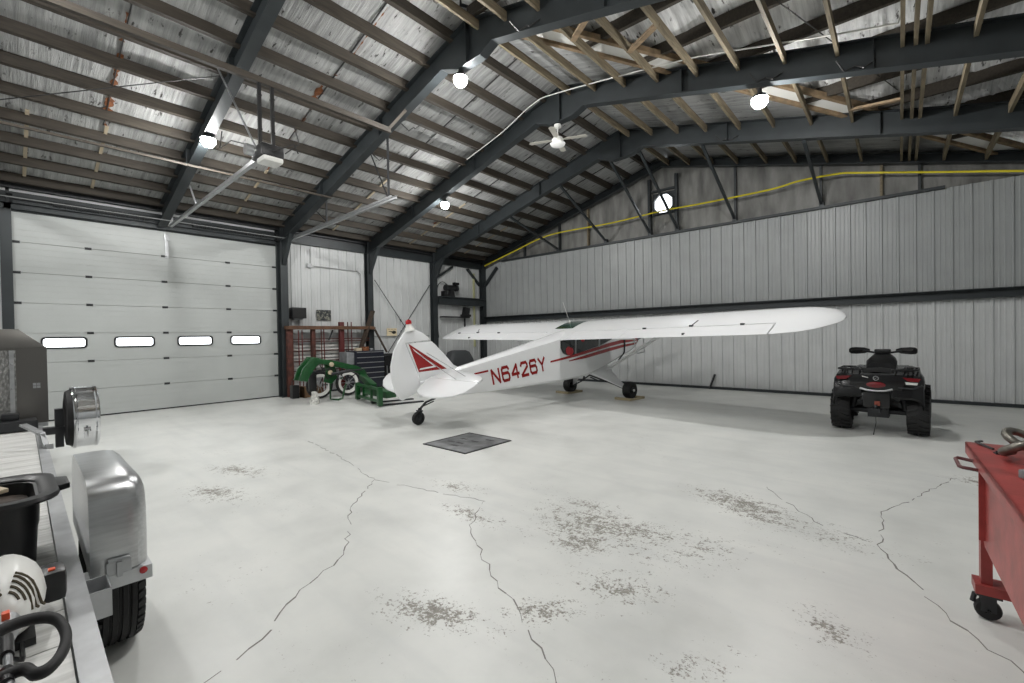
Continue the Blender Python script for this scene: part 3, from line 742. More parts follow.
for sg in (1, -1):
    g = side_poly(WT, WB, .006, sg, 26).build('side_window', GLASSD, AP)
    for s0 in (-1.33, -.42):
        m = MB(); m.bar(side(s0, 1.16 if s0 < -1 else 1.30, .012, sg), side(s0+.02, 1.58, .012, sg), .05, .012, (0, 1, 0)); m.build('window_post', GALV, g)
    for s0, z0, r in ((-1.56, 1.24, .10), (-1.48, 1.22, .09), (-1.05, 1.50, .07)):
        m = MB(); p = side(s0, z0, .008, sg); m.lathe(p, (0, -sg, 0), [(r, 0), (r*.8, .010), (r*.4, .016), (.002, .018)], 14)
        m.build('seat_cushion', REDC, g, 50)
    side_poly([(-2.15, 1.025), (-1.3, 1.16), (0, 1.385), (.6, 1.46), (1.6, 1.45)], [(-2.15, .985), (-1.3, 1.09), (0, 1.29), (.6, 1.365), (1.2, 1.40), (1.6, 1.42)], .006, sg, 30).build('upper_stripe', RED, AP)
    side_poly([(-1.55, 1.005), (-.9, 1.12), (0, 1.255), (.6, 1.325), (1.6, 1.38)], [(-1.55, .985), (-.9, 1.04), (0, 1.17), (.6, 1.25), (1.2, 1.30), (1.6, 1.33)], .006, sg, 30).build('lower_stripe', RED, AP)
    side_poly([(-4.2, .88), (-3.86, .925)], [(-4.2, .845), (-3.86, .885)], .006, sg, 4).build('lettering_dash', RED, AP)
    m = MB(); L = [side(.72, 1.46, .02, sg), side(.73, 1.3, .02, sg), side(.70, 1.12, .02, sg), (.60, -sg*.30, .98), (.50, -sg*.30, .90)]
    m.tube([Vector(p) for p in L], .022, 6); m.build('cowl_strap', BLACK, AP, 60)
# registration
GL = {'N': [[(0,0),(0,1)],[(0,1),(1,0)],[(1,0),(1,1)]],
      '6': [[(1,.82),(.86,1),(.14,1),(0,.84),(0,.16),(.14,0),(.86,0),(1,.16),(1,.40),(.86,.56),(.05,.56)]],
      '4': [[(.78,0),(.78,1)],[(.78,1),(0,.34)],[(0,.30),(1.05,.30)]],
      '2': [[(0,.80),(.14,1),(.86,1),(1,.84),(1,.66),(0,.05)],[(0,0),(1.02,0)]],
      'Y': [[(0,1),(.5,.48)],[(1,1),(.5,.48)],[(.5,.5),(.5,0)]]}
def stroke(m, a, b, w, fn):
    a, b = Vector(a), Vector(b); d = (b-a).normalized(); s = Vector((-d.y, d.x))*w/2; e = d*w*.32
    q = [a-e-s, b+e-s, b+e+s, a-e+s]; n = 6
    m.grid([[fn(q[0].lerp(q[1], i/n)) for i in range(n+1)], [fn(q[3].lerp(q[2], i/n)) for i in range(n+1)]])
for sg in (1, -1):
    m = MB()
    for i, ch in enumerate('N6426Y'):
        def fn(p, i=i):
            u = (i*.258+p.x*.178+.0)
            if sg == -1: u = 1.50-u
            s = -3.73+u*.98-p.y*.20*.28+.0; z = .630+u*.140+p.y*.275
            return side(s, z, .006+.0004*i, sg)
        for pl in GL[ch]:
            for a, b in zip(pl, pl[1:]):
                stroke(m, (a[0], a[1]), (b[0], b[1]), .235, fn)
    m.build('registration_lettering', RED, AP)
# tail ------------------------------------------------------------
def slab(mp, outline, th, nrm):
    m = MB(); pts = [Vector(p) for p in outline]; n = Vector(nrm)*th/2
    m.prism([p-n for p in pts], n*2); return m
def smoothloop(P, k=4):
    out = []; P = [Vector(p) for p in P]; N = len(P)
    for i in range(N):
        p0, p1, p2, p3 = P[i-1], P[i], P[(i+1) % N], P[(i+2) % N]
        for s in range(k):
            t = s/k; out.append(.5*((2*p1)+(p2-p0)*t+(2*p0-5*p1+4*p2-p3)*t*t+(3*p1-p0-3*p2+p3)*t**3))
    return out
fin = [(-4.45,1.00),(-4.6,1.07),(-4.78,1.26),(-5.0,1.47),(-5.08,1.535),(-5.605,1.50),(-5.37,.96),(-5.33,.78)]
slab(None, [(s, 0, z) for s, z in fin], .05, (0, 1, 0)).build('fin', WHITE, AP, bevel=.018)
rud = [(-5.10,1.555),(-5.16,1.62),(-5.28,1.70),(-5.42,1.755),(-5.55,1.77),(-5.65,1.70),(-5.76,1.55),(-5.86,1.36),(-5.92,1.10),(-5.91,.88),(-5.84,.64),(-5.76,.51),(-5.70,.48),(-5.56,.54),(-5.36,.62),(-5.355,.78),(-5.395,.96),(-5.635,1.515)]
r_ = slab(None, [(s, 0, z) for s, z in rud], .045, (0, 1, 0)).build('rudder', WHITE, AP, bevel=.016)
m = MB(); m.lathe((-5.53, 0, 1.76), (-.15, 0, 1), [(.10, -.03), (.075, .03), (.05, .075), (.045, .10)], 14); m.build('beacon_base', WHPL, AP, 50)
m = MB(); m.lathe((-5.545, 0, 1.855), (-.15, 0, 1), [(.055, 0), (.055, .05), (.035, .075), (.003, .08)], 14); m.build('beacon', TAILR, AP, 50)
for sg in (1, -1):
    m = MB(); y = -sg*.0265
    A, B, Cc = Vector((-5.575, y, 1.50)), Vector((-4.76, y, 1.0)), Vector((-5.37, y, .97))
    m.face([A, B, Cc]); m.build('fin_flash', RED, AP)
    y2 = -sg*.0275; G = (A+B+Cc)/3
    def ins(P, k): q = G+(P-G)*k; return Vector((q.x-.015, y2, q.z))
    m = MB(); o = [ins(P, .80) for P in (A+Vector((.03,0,-.02)), B+Vector((-.16,0,.02)), Cc)]; i_ = [G2 for G2 in [(sum((q for q in o), Vector())/3)]][0]
    inn = [i_+(q-i_)*.80 for q in o]
    for k in range(2 if True else 3):
        j = (k+1) % 3; m.face([o[k], o[j], inn[j], inn[k]])
    m.build('fin_flash_line', WHITE, AP)
def zst(s): return .96+(s+4.62)*.20
for sg in (1, -1):
    st = [(-4.66,.06),(-4.68,.35),(-4.74,.75),(-4.84,1.14),(-4.97,1.41),(-5.16,1.545),(-5.18,.9),(-5.18,.05)]
    slab(None, [(s, -sg*n, zst(s)) for s, n in st], .045, (0, 0, 1)).build('stabilizer', WHITE, AP, bevel=.016)
    def ze(s): return zst(-5.19)+(s+5.19)*.72
    el = [(-5.19,.07),(-5.19,.9),(-5.18,1.55),(-5.26,1.54),(-5.37,1.45),(-5.47,1.25),(-5.53,.95),(-5.56,.6),(-5.53,.3),(-5.48,.12),(-5.40,.07)]
    slab(None, [(s, -sg*n, ze(s)-.004) for s, n in el], .035, (0, 0, 1)).build('elevator', WHITE, AP, bevel=.012)
    m = MB()
    for s0, n0, zz in ((-4.95, .95, 1.42), (-5.15, .95, 1.42)):
        m.tube([(s0, -sg*n0, zst(s0)), (s0-.25, -sg*.03, zz-.1)], .006, 5); m.tube([(s0, -sg*n0, zst(s0)), (s0-.15, -sg*.04, .55)], .006, 5)
    m.build('brace_wire', WIRE, AP)
# tail wheel
m = MB(); m.bar((-4.95, 0, .47), (-5.22, 0, .40), .05, .025, (0, 0, 1)); m.bar((-5.22, 0, .40), (-5.36, 0, .28), .05, .02, (0, 0, 1)); m.bar((-5.05, 0, .40), (-5.3, 0, .33), .035, .015, (0, 0, 1)); m.tube([(-5.34, 0, .3), (-5.37, 0, .23)], .035, 10)
for sg in (1, -1): m.bar((-5.35, sg*.05, .26), (-5.385, sg*.05, .11), .04, .015, (0, 1, 0))
m.lim(-5.4, -5.32, -.06, .06, .245, .265); m.build('tail_spring', DARK, AP)
def tyre_prof(R, w, ri):
    return [(ri, -w*.36), (ri+.3*(R-ri), -w*.5), (R-.18*(R-ri), -w*.46), (R, -w*.25), (R, w*.25), (R-.18*(R-ri), w*.46), (ri+.3*(R-ri), w*.5), (ri, w*.36)]
m = MB(); m.lathe((-5.385, 0, .122), (0, 1, 0), tyre_prof(.122, .085, .06), 24, True); tw = m.build('tail_wheel', BLACK, AP, 50)
m = MB(); m.lathe((-5.385, 0, .122), (0, 1, 0), [(.06, -.025), (.02, -.035), (.02, .035), (.06, .025)], 16, True); m.build('hub', DARK, tw, 40)
# main gear
for sg in (1, -1):
    m = MB(); a, b, w_ = Vector((-.63, -sg*.30, .62)), Vector((-.05, -sg*.33, .78)), Vector((.03, -sg*.84, .23))
    m.prism([a, b, w_+Vector((.04, 0, 0)), w_-Vector((.06, 0, .0))], (0, sg*.0, .03)); m.build('gear_leg', WHITE, AP)
    m = MB(); m.tube([(-.35, 0, .56), (-.05, -sg*.55, .33), (.02, -sg*.86, .21)], .018, 8); m.tube([(0, -sg*.80, .21), (0, -sg*1.07, .21)], .02, 8); m.bar((-.45, -sg*.1, .52), (-.3, -sg*.25, .42), .05, .03); m.build('axle_strut', DARK, AP)
    m = MB(); m.lathe((0, -sg*.97, .215), (0, 1, 0), tyre_prof(.215, .20, .09), 28, True); t = m.build('main_wheel', BLACK, AP, 50)
    m = MB(); m.lathe((0, -sg*.97, .215), (0, -sg, 0), [(.092, .05), (.085, .085), (.05, .09), (.045, .11), (.003, .115)], 18); m.build('hub', BLKGL, t, 40)
    m = MB(); m.lathe((0, -sg*.97, .215), (0, -sg, 0), [(.03, .11), (.028, .135), (.003, .14)], 12); m.build('axle_cap', WHPL, t, 40)
R83 = math.radians(83)
def apw(s, n, z=0): return Vector((7.22+s*math.sin(math.radians(7))+n*math.cos(math.radians(7)), -3.0+s*math.cos(math.radians(7))-n*math.sin(math.radians(7)), z))
for sg, lab in ((1, 'pale wooden chock board under the nearer main wheel'), (-1, 'pale wooden chock board under the farther main wheel')):
    p = apw(-.02 if sg == 1 else -.18, sg*.98); e = MB()
    for s0, hgt in ((-.30, .055), (.235, .055)):
        e.lim(s0-.05, s0+.04, -.24, .22, 0, hgt)
    e.lim(-.3, .24, -.24, -.19, 0, .045)
    o = tag(e.build('wheel_chock', mat('chock_wood', (.42, .35, .22), .7) if sg == 1 else bpy.data.materials['chock_wood'], bevel=.006), lab, 'chock'); o.location = apw(-.0, sg*.98); o.rotation_euler = (0, 0, R83)

# floor pit cover
gx0, gx1, gy0, gy1 = 7.84, 8.77, -9.23, -8.27
gr = empty('floor_hatch', ((gx0+gx1)/2, (gy0+gy1)/2, 0), 'square grey steel hatch plate in the floor behind the tail wheel', 'floor hatch')
hx, hy = (gx1-gx0)/2, (gy1-gy0)/2
m = MB(); m.lim(-hx+.03, hx-.03, -hy+.03, hy-.03, .001, .010); m.build('plate', mat('hatch_steel', (.20, .205, .21), .5, .5, .35, 5), gr)
m = MB()
for a in ((-hx, hx, -hy, -hy+.03), (-hx, hx, hy-.03, hy), (-hx, -hx+.03, -hy+.03, hy-.03), (hx-.03, hx, -hy+.03, hy-.03)): m.lim(a[0], a[1], a[2], a[3], .001, .013)
m.build('edge_angle', DARK, gr)
m = MB()
for px_, py_ in ((.18, .30), (.05, .1), (-.05, -.1), (-.2, .12), (-.24, -.12), (.0, -.25)): m.lim(px_-.07, px_+.07, py_-.02, py_+.02, .009, .0112)
m.build('slot', BLKPL, gr)

LENSD = mat('dark_red_lens', (.16, .008, .012), .2)
# ================================================================== FOUR-WHEELER (local x = its right, y = forward)
TV = empty('four_wheeler', (12.995, -4.27, 0), 'black four-wheeler with red tail lights parked facing the end wall', 'four-wheeler', rz=math.radians(-2.5))
def knobby(sx, y, R, w, nm):
    m = MB(); cx = sx*(.60-w/2)
    m.lathe((cx, y, R), (1, 0, 0), tyre_prof(R-.022, w, R*.46), 36, True)
    for i in range(18):
        for k, (x0, x1, ph) in enumerate(((-.46, -.04, 0), (.04, .46, .5))):
            a = (i+ph)*2*PI/18; a2 = a+.16*(1 if k == 0 else 1)
            def P(x, r, t): return (cx+x*w, y+r*math.cos(t), R+r*math.sin(t))
            xs = (x0, x1) if k == 1 else (x1, x0)
            m.hull8([P(xs[0], R-.035, a-.045), P(xs[0], R-.035, a+.045), P(xs[1], R-.045, a2+.045), P(xs[1], R-.045, a2-.045),
                     P(xs[0], R, a-.035), P(xs[0], R, a+.035), P(xs[1], R-.012, a2+.035), P(xs[1], R-.012, a2-.035)])
    t = m.build(nm, BLACK, TV, 35)
    m = MB(); m.lathe((cx, y, R), (sx, 0, 0), [(R*.47, -w*.3), (R*.44, w*.18), (R*.2, w*.12), (R*.1, w*.2), (.003, w*.2)], 20); m.build('rim', DARK, t, 40)
for sx in (-1, 1):
    knobby(sx, 0, .33, .27, 'rear_wheel'); knobby(sx, 1.35, .33, .21, 'front_wheel')
m = MB()
def fender(m, sx):
    prof = [(-.42, .60), (-.40, .80), (-.33, .93), (-.10, .98), (.25, .95), (.5, .80), (.55, .72)]
    rows = []
    for y, z in prof: rows.append([(sx*.18, y, z+.0), (sx*.40, y, z+.0), (sx*.49, y+.02, z-.02), (sx*.53, y+.02, z-.09), (sx*.535, y+.03, z-.15)])
    inner = [[(p[0]*.97, p[1]+.03, p[2]-.03) for p in r] for r in rows]
    m.grid(rows); m.grid(inner)
    for a, b in ((rows[0], inner[0]), (rows[-1], inner[-1]), ([r[-1] for r in rows], [r[-1] for r in inner])): m.grid([a, b])
for sx in (-1, 1): fender(m, sx)
m.build('rear_fenders', BLKGL, TV, 40)
m = MB()
for sx in (-1, 1):
    rows = []
    for y, z in ((.80, .70), (.95, .90), (1.3, .97), (1.7, .92), (1.85, .78)): rows.append([(sx*.15, y, z), (sx*.36, y, z), (sx*.46, y, z-.05), (sx*.48, y, z-.14)])
    m.grid(rows); m.grid([[(p[0]*.98, p[1], p[2]-.02) for p in r] for r in rows])
m.lim(-.3, .3, 1.2, 1.85, .6, .95); m.build('front_fenders', BLKGL, TV, 40)
m = MB(); m.prism([(-.30, -.43, .70), (.30, -.43, .70), (.36, -.42, .93), (-.36, -.42, .93)], (0, .35, .03)); m.build('tail_panel', BLKGL, TV, bevel=.02)
m = MB(); m.lim(-.16, .16, -.40, 1.5, .42, .66); m.lim(-.3, .3, .1, .9, .32, .44); m.build('chassis', BLKPL, TV, bevel=.02)
m = MB(); m.tube([(-.5, 1.35, .33), (.5, 1.35, .33)], .035, 10); m.build('front_axle', DARK, TV, 40)
m = MB(); m.tube([(-.55, 0, .33), (.55, 0, .33)], .045, 10); m.lim(-.13, .13, -.12, .14, .24, .44)
for sx in (-1, 1): m.tube([(sx*.33, -.02, .36), (sx*.26, .0, .72)], .045, 10); m.bar((sx*.12, .02, .5), (sx*.42, 0, .34), .05, .05)
m.build('rear_axle', DARK, TV, 40)
m = MB(); m.lathe((-.24, -.36, .66), (0, -1, -.0), [(.02, -.4), (.075, -.38), (.075, .0), (.06, .02), (.03, .02), (.03, -.04)], 16); m.build('muffler', DARK, TV, 40)
m = MB(); rows = []
for y, w_, z in ((-.28, .20, .96), (-.15, .22, 1.02), (.2, .21, 1.0), (.5, .17, .98), (.75, .13, 1.05), (.95, .10, 1.02)): rows.append([(-w_, y, z-.10), (-w_*.85, y, z-.02), (0, y, z), (w_*.85, y, z-.02), (w_, y, z-.10)])
m.grid(rows); m.grid([[(p[0], p[1], p[2]-.12) for p in r] for r in rows]); m.build('seat', BLKPL, TV, 50)
m = MB(); rows = []
for y, w_, z0, z1 in ((.42, .19, .90, 1.06), (.58, .2, .90, 1.16), (.8, .17, .90, 1.21), (.98, .12, .90, 1.14), (1.1, .07, .9, 1.0)): rows.append([m.bm.verts.new(p) for p in ((-w_, y, z0), (-w_, y, z1-.08), (-w_*.55, y, z1), (w_*.55, y, z1), (w_, y, z1-.08), (w_, y, z0))])
m.skinrings(rows); m.build('tank_cover', BLKPL, TV, 50)
m = MB(); m.tube([(-.37, .60, 1.255), (-.26, .66, 1.25), (-.11, .8, 1.215), (.11, .8, 1.215), (.26, .66, 1.25), (.37, .60, 1.255)], .016, 8); hb = m.build('handlebar', DARK, TV, 60)
m = MB(); m.lim(-.11, .11, .74, .84, 1.20, 1.275); m.build('instrument_pod', BLKPL, hb, bevel=.025)
for sx in (-1, 1):
    m = MB(); m.tube([(sx*.26, .65, 1.255), (sx*.40, .59, 1.255)], .021, 10); m.build('grip', BLACK, hb)
    m = MB(); rows = []
    for x, y, hgt in ((.17, .80, .03), (.24, .82, .075), (.36, .80, .09), (.42, .74, .08), (.445, .66, .04)): rows.append([m.bm.verts.new((sx*x, y+dy_, 1.255+dz_)) for dy_, dz_ in ((0, -hgt*.75), (.02, -hgt*.75), (.03, hgt*.55), (0, hgt*.6))])
    m.skinrings(rows); m.build('hand_guard', BLKPL, hb, 40)
    m = MB(); m.tube([(sx*.16, -.36, 1.00), (sx*.42, -.36, 1.00), (sx*.47, -.30, 1.00), (sx*.47, .22, 1.0), (sx*.3, .24, 1.0)], .016, 8)
    for x in (.22, .32, .42): m.tube([(sx*x, -.36, .995), (sx*x, .22, .995)], .011, 6)
    for y in (-.3, .15): m.tube([(sx*.36, y, 1.0), (sx*.36, y, .90)], .013, 6)
    m.build('cargo_rack', BLKPL, TV, 60)
    m = MB(); m.prism([(sx*.30, -.435, .90), (sx*.50, -.405, .885), (sx*.475, -.41, .835), (sx*.36, -.43, .845)], (0, .03, 0)); m.build('tail_light', LENSD, TV)
    m = MB(); m.tube([(sx*.52, -.38, .79), (sx*.42, -.42, .735), (sx*.25, -.43, .745)], .012, 6); m.build('fender_guard', DARK, TV, 60)
m = MB(); m.prism([(.33, -.428, .832), (.47, -.408, .826), (.46, -.41, .792), (.34, -.43, .797)], (0, .02, 0)); m.build('reflector', WHPL, TV)
m = MB(); m.lathe((0, -.44, .775), (0, -1, 0), [(.001, .02), (.06, .012), (.10, 0)], 18)
for v in m.bm.verts: v.co.x *= 1.15; v.co.z = .775+(v.co.z-.775)*.45
m.build('brake_light', LENSD, TV, 50)
m = MB(); m.lathe((-.0, -.435, .875), (0, -1, 0), [(.028, 0), (.036, .006), (.036, .008), (.024, .008), (.024, 0)], 20, True); m.bar((-.02, -.443, .86), (.02, -.443, .89), .008, .006); m.build('emblem', CHROME, TV)
m = MB(); m.prism([(-.17, -.437, .905), (-.09, -.437, .885), (-.09, -.437, .875), (-.16, -.437, .89)], (0, .004, 0)); m.build('decal', WHPL, TV)
m = MB(); m.tube([(-.19, -.43, .715), (-.10, -.455, .69), (0, -.46, .685), (.10, -.455, .69), (.19, -.43, .715)], .016, 8); m.build('chrome_trim', GALV, TV, 60)
m = MB(); m.lim(-.05, .05, -.50, -.2, .36, .42); m.lim(-.11, .11, -.34, -.28, .36, .52); m.lathe((0, -.50, .42), (0, 0, 1), [(.015, 0), (.015, .02), (.025, .03), (.018, .055), (.002, .06)], 12); hit = m.build('hitch', DARK, TV, 40)
m = MB(); m.lim(-.02, .05, -.46, -.42, .46, .53); m.build('winch_hook', mat('dull_red_steel', (.22, .05, .03), .5), hit, bevel=.01)
m = MB(); m.tube([(-.01, -.42, .47), (.0, -.45, .2), (-.03, -.47, .02)], .006, 5); m.build('strap', DWIRE, hit)
DRED = mat('dark_red_oxide', (.10, .014, .013), .5)
# ================================================================== things along the left wall
# green front loader resting on its stand
LD = empty('tractor_loader', (2.15, -7.7, 0), 'green tractor front loader with pallet forks resting on the floor', 'tractor loader')
def W(x, y, z): return (x-2.15, y+7.7, z)
def arm_profile(dx):
    up_ = [(-8.62,.66),(-8.53,.86),(-8.30,1.15),(-8.12,1.12),(-7.90,1.08),(-7.52,.99),(-7.12,.88),(-6.90,.76),(-6.72,.46),(-6.60,.18)]
    lo_ = [(-8.48,.60),(-8.40,.74),(-8.16,.98),(-8.02,.98),(-7.86,.93),(-7.50,.84),(-7.18,.72),(-7.02,.62),(-6.86,.36),(-6.74,.12)]
    return [W(2.2+dx, y, z) for y, z in up_], [W(2.2+dx, y, z) for y, z in lo_]
m = MB(); a, b = arm_profile(0); m.prism(a+b[::-1], (.11, 0, 0)); m.build('boom_arm', GREEN, LD, bevel=.012)
m = MB(); a = [W(2.08, y, z) for y, z in ((-8.70,.62),(-8.60,.90),(-8.36,1.18),(-8.20,1.14),(-8.28,.96),(-8.44,.72),(-8.50,.58))]; m.prism(a, (.06, 0, 0)); a = [(p[0]+.28, p[1], p[2]) for p in a]; m.prism(a, (.06, 0, 0)); m.build('mounting_bracket', GREEN, LD, bevel=.01)
m = MB(); a = [W(2.14, y, z) for y, z in ((-7.96,1.05),(-7.70,.98),(-7.62,.60),(-7.78,.45),(-7.98,.52),(-7.92,.75))]; m.prism(a, (.05, 0, 0)); m.build('tower_plate', GREEN, LD, bevel=.01)
for y, z in ((-7.84, .96), (-7.88, .76), (-7.60, .62), (-6.98, .60)):
    m = MB(); m.lathe(W(2.33, y, z), (1, 0, 0), [(.06, -.02), (.06, .01), (.03, .02), (.003, .02)], 12); m.build('pivot_pin', CHROME if y > -7.7 else SKYM, LD, 40)
m = MB(); m.tube([W(2.36, -7.86, .72), W(2.36, -7.35, .77)], .04, 10); m.tube([W(2.36, -7.35, .77), W(2.36, -7.0, .78)], .02, 8); m.tube([W(2.05, -8.35, .78), W(2.05, -7.9, .8)], .035, 10); m.build('hydraulic_cylinder', DARK, LD, 40)
m = MB(); m.tube([W(2.2, -8.3, .9), W(2.3, -8.1, .8), W(2.35, -7.9, .86), W(2.35, -7.6, .7), W(2.3, -7.5, .55), W(2.3, -7.3, .6), W(2.3, -7.1, .7)], .014, 6); m.tube([W(2.25, -8.1, .95), W(2.3, -7.95, .6), W(2.34, -7.75, .72), W(2.3, -7.55, .8)], .014, 6); m.build('hydraulic_hose', BLACK, LD, 60)
m = MB(); m.tube([W(1.95, -7.70, .70), W(1.95, -7.70, .03), W(2.2, -7.62, .025), W(2.25, -7.52, .06), W(2.25, -7.46, .30), W(2.22, -7.40, .42)], .024, 8); m.build('parking_stand', GREEN, LD, 60)
# carrier frame and forks
c0, c1 = Vector(W(2.62, -7.30, 0)), Vector(W(4.12, -7.60, 0)); cd = (c1-c0).normalized(); cn = Vector((-cd.y, cd.x, 0))
for q, nm in ((c0, 'frame_post'), (c1, 'frame_post')):
    m = MB(); m.bar(q+Vector((0, 0, .03)), q+Vector((0, 0, .47)), .10, .14, cd); m.build(nm, GREEN, LD, bevel=.008)
m = MB(); m.bar(c0+Vector((0, 0, .42)), c1+Vector((0, 0, .42)), .06, .06); m.bar(c0+Vector((0, 0, .13)), c1+Vector((0, 0, .13)), .06, .06); m.bar(c0.lerp(c1, .3)+Vector((0, 0, .1)), c0.lerp(c1, .3)+Vector((0, 0, .44)), .06, .04, cd); m.bar(c0.lerp(c1, .65)+Vector((0, 0, .1)), c0.lerp(c1, .65)+Vector((0, 0, .44)), .06, .04, cd); m.build('carrier_bar', GREEN, LD)
for t in (.0, .93):
    q = c0.lerp(c1, t) if t else c0.lerp(c1, .55)
    m = MB(); m.bar(q+cn*.05+Vector((0, 0, .03)), q+cn*1.15+Vector((0, 0, .015)), .10, .03); m.bar(q+cn*.06+Vector((0, 0, .02)), q+cn*.06+Vector((0, 0, .45)), .10, .03, cn); m.build('fork', DARK, LD)
m = MB(); a = [Vector(W(2.30, -6.98, .60)), c0.lerp(c1, .5)+cn*.15+Vector((0, 0, .40))]; m.bar(a[0], a[1], .14, .16); m.bar(c0.lerp(c1, .35)+cn*.12+Vector((0, 0, .3)), c0.lerp(c1, .9)+cn*.35+Vector((0, 0, .25)), .3, .16); m.bar(W(2.3, -6.72, .2), c0.lerp(c1, .2)+cn*.1+Vector((0, 0, .2)), .1, .12); m.build('cross_link', GREEN, LD, bevel=.01)
# small bag on the floor
m = MB(); m.lathe((0, 0, 0), (0, 0, 1), [(.002, 0), (.13, .0), (.15, .06), (.12, .16), (.07, .22), (.08, .28), (.05, .31), (.002, .31)], 10)
for v in m.bm.verts: v.co.x += random.uniform(-.015, .015); v.co.y = v.co.y*.8+random.uniform(-.015, .015)
o = tag(m.build('white_sack', mat('sack_cloth', (.55, .55, .52), .8, 0, .5, 18), bevel=0, smooth=60), 'small white sack with dark spots standing on the floor by the loader', 'sack'); o.location = (2.25, -8.27, 0)
m = MB(); m.lim(-.06, .06, -.09, .09, .28, .78); m.lim(-.03, .03, -.03, .03, .0, .3); o = tag(m.build('dark_post', BLKPL, bevel=.02), 'dark upright support just behind the white sack', 'support'); o.location = (1.93, -8.16, 0)
# two-wheeled bike behind the loader
BK = empty('bicycle', (1.42, -7.31, 0), 'dark bicycle with white wheel rims standing behind the green loader', 'bicycle')
for y in (-.42, .40):
    m = MB(); m.lathe((0, y, .37), (1, 0, 0), [(.30, -.03), (.36, -.035), (.37, 0), (.36, .035), (.30, .03)], 28, True); t = m.build('tyre', BLACK, BK, 50)
    m = MB(); m.lathe((0, y, .37), (1, 0, 0), [(.225, -.02), (.30, -.036), (.30, .036), (.225, .02)], 28, True)
    m.build('rim', WHPL, t, 40)
    m = MB(); m.lathe((0, y, .37), (1, 0, 0), [(.04, -.05), (.04, .05)], 12)
    for k in range(10): a = k*PI/5; m.tube([(0, y, .37), (0, y+.23*math.cos(a), .37+.23*math.sin(a))], .006, 5)
    m.build('hub', GALV, t)
m = MB(); m.tube([(0, -.42, .37), (0, -.15, .36), (0, .05, .75), (0, -.25, .78), (0, -.42, .37)], .02, 8); m.tube([(0, .05, .75), (0, -.15, .36)], .02, 8); m.tube([(0, -.15, .36), (0, .25, .72), (0, .40, .37)], .022, 8); m.tube([(0, .25, .72), (0, .2, .86)], .018, 8); m.tube([(-.22, .12, .88), (0, .2, .86), (.22, .12, .88)], .016, 8); m.build('frame', BLKPL, BK, 50)
m = MB(); m.lim(-.06, .06, -.34, -.1, .79, .84); m.build('saddle', BLACK, BK, bevel=.02)
# pipe rack
RK = empty('pipe_rack', (.35, -6.8, 0), 'rusty red steel stock rack against the wall under the dark picture', 'rack')
m = MB(); m.lim(-.14, .14, -1.34, 1.36, 1.90, 2.0); m.lim(-.16, .1, 1.36, 1.42, 1.91, 1.97); m.build('top_beam', mat('brown_timber', (.11, .055, .03), .75, 0, .4, 6), RK, bevel=.01)
for y, w_, mt in ((-1.24, .16, RUST), (-.58, .11, RUST), (.30, .14, DRED)):
    m = MB(); m.lim(-.08, .04, y-w_/2, y+w_/2, 0 if y > -1 else .0, 1.9 if y < 0 else 2.13); m.build('upright', mt, RK, bevel=.008)
m = MB()
for z in (1.62, 1.55, 1.28, .98, .70): m.lim(-.10, -.07, -1.3, 1.3, z-.015, z+.015)
m.build('shelf_bar', RUST, RK)
for y, z1, mt in ((-1.02, 1.88, DRED), (-.92, 1.88, DRED), (-.36, 1.9, RUST), (-.28, 1.9, DRED), (.48, 2.13, RUST), (.60, 2.13, DRED)):
    m = MB(); m.tube([(.08, y, .02), (.04, y, z1)], .018, 6); m.build('stock_bar', mt, RK)
m = MB()
for k in range(9): m.lim(-.2, -.18, -1.1, 1.2, .55+k*.105, .61+k*.105)
m.build('slatted_back', WHPL, RK)
m = MB(); m.bar((.0, .02, 1.88), (.02, -.12, 1.58), .03, .03); m.build('hook', DARK, RK)
m = MB(); m.lim(-.10, .10, -.085, .085, 0, .36); m.tube([(0, -.06, .36), (0, -.06, .48)], .015); o = tag(m.build('dark_can', BLKPL, bevel=.03), 'dark canister on the floor at the foot of the rack upright', 'canister'); o.location = (.72, -8.10, 0)
m = MB(); 
for k in range(4): m.lim(-.16, .16, -.25, .25, .01+k*.075, .07+k*.075)
for y in (-.22, .22): m.lim(-.17, .17, y-.03, y+.03, 0, .31)
o = tag(m.build('wooden_crate', mat('crate_wood', (.17, .10, .05), .8, 0, .3, 8)), 'brown slatted wooden crate on the floor below the rack', 'crate'); o.location = (.75, -7.66, 0)
# speaker on a bracket, picture, hand sign
S = empty('speaker_box', (.19, -7.74, 2.22), 'black speaker box mounted high beside the door column', 'speaker')
m = MB(); m.lim(-.12, .12, -.19, .2, .0, .31); m.build('cabinet', BLKPL, S, bevel=.01)
m = MB(); m.lim(.12, .128, -.17, .17, .03, .28); m.build('grille', BLACK, S)
m = MB(); m.lim(-.16, -.1, -.05, .05, .05, .2); m.bar((-.1, .08, 0), (-.1, .08, -.2), .05, .05); m.lim(-.12, .05, -.12, .12, -.04, 0); m.build('bracket', GREYM, S)
def pic_mat():
    m = mat('picture_print', (.1, .11, .12), .5); N = NT(m); P = N.add('ShaderNodeTexCoord').outputs['Object']
    col = N.ramp(N.noise(P, 14, 3), [(.40, (.015, .018, .02)), (.52, (.06, .065, .065)), (.6, (.26, .26, .20)), (.68, (.05, .05, .05))]); N.link(col, N.b.inputs['Base Color']); return m
m = MB(); m.lim(.03, .042, -7.12, -6.67, 2.18, 2.50); m.mi = 1
tag(m.build('picture', [pic_mat(), WHPL]), 'small dark picture with pale shapes pinned above the rusty rack', 'picture')
SG = empty('hand_sign', (.05, -4.5, 1.68), 'small cream sign with a dark pointing hand behind the tail fin', 'sign')
m = MB(); m.lim(-.02, .0, -.2, .2, .0, .27); m.build('board', mat('cream_board', (.72, .62, .42), .6), SG)
m = MB()
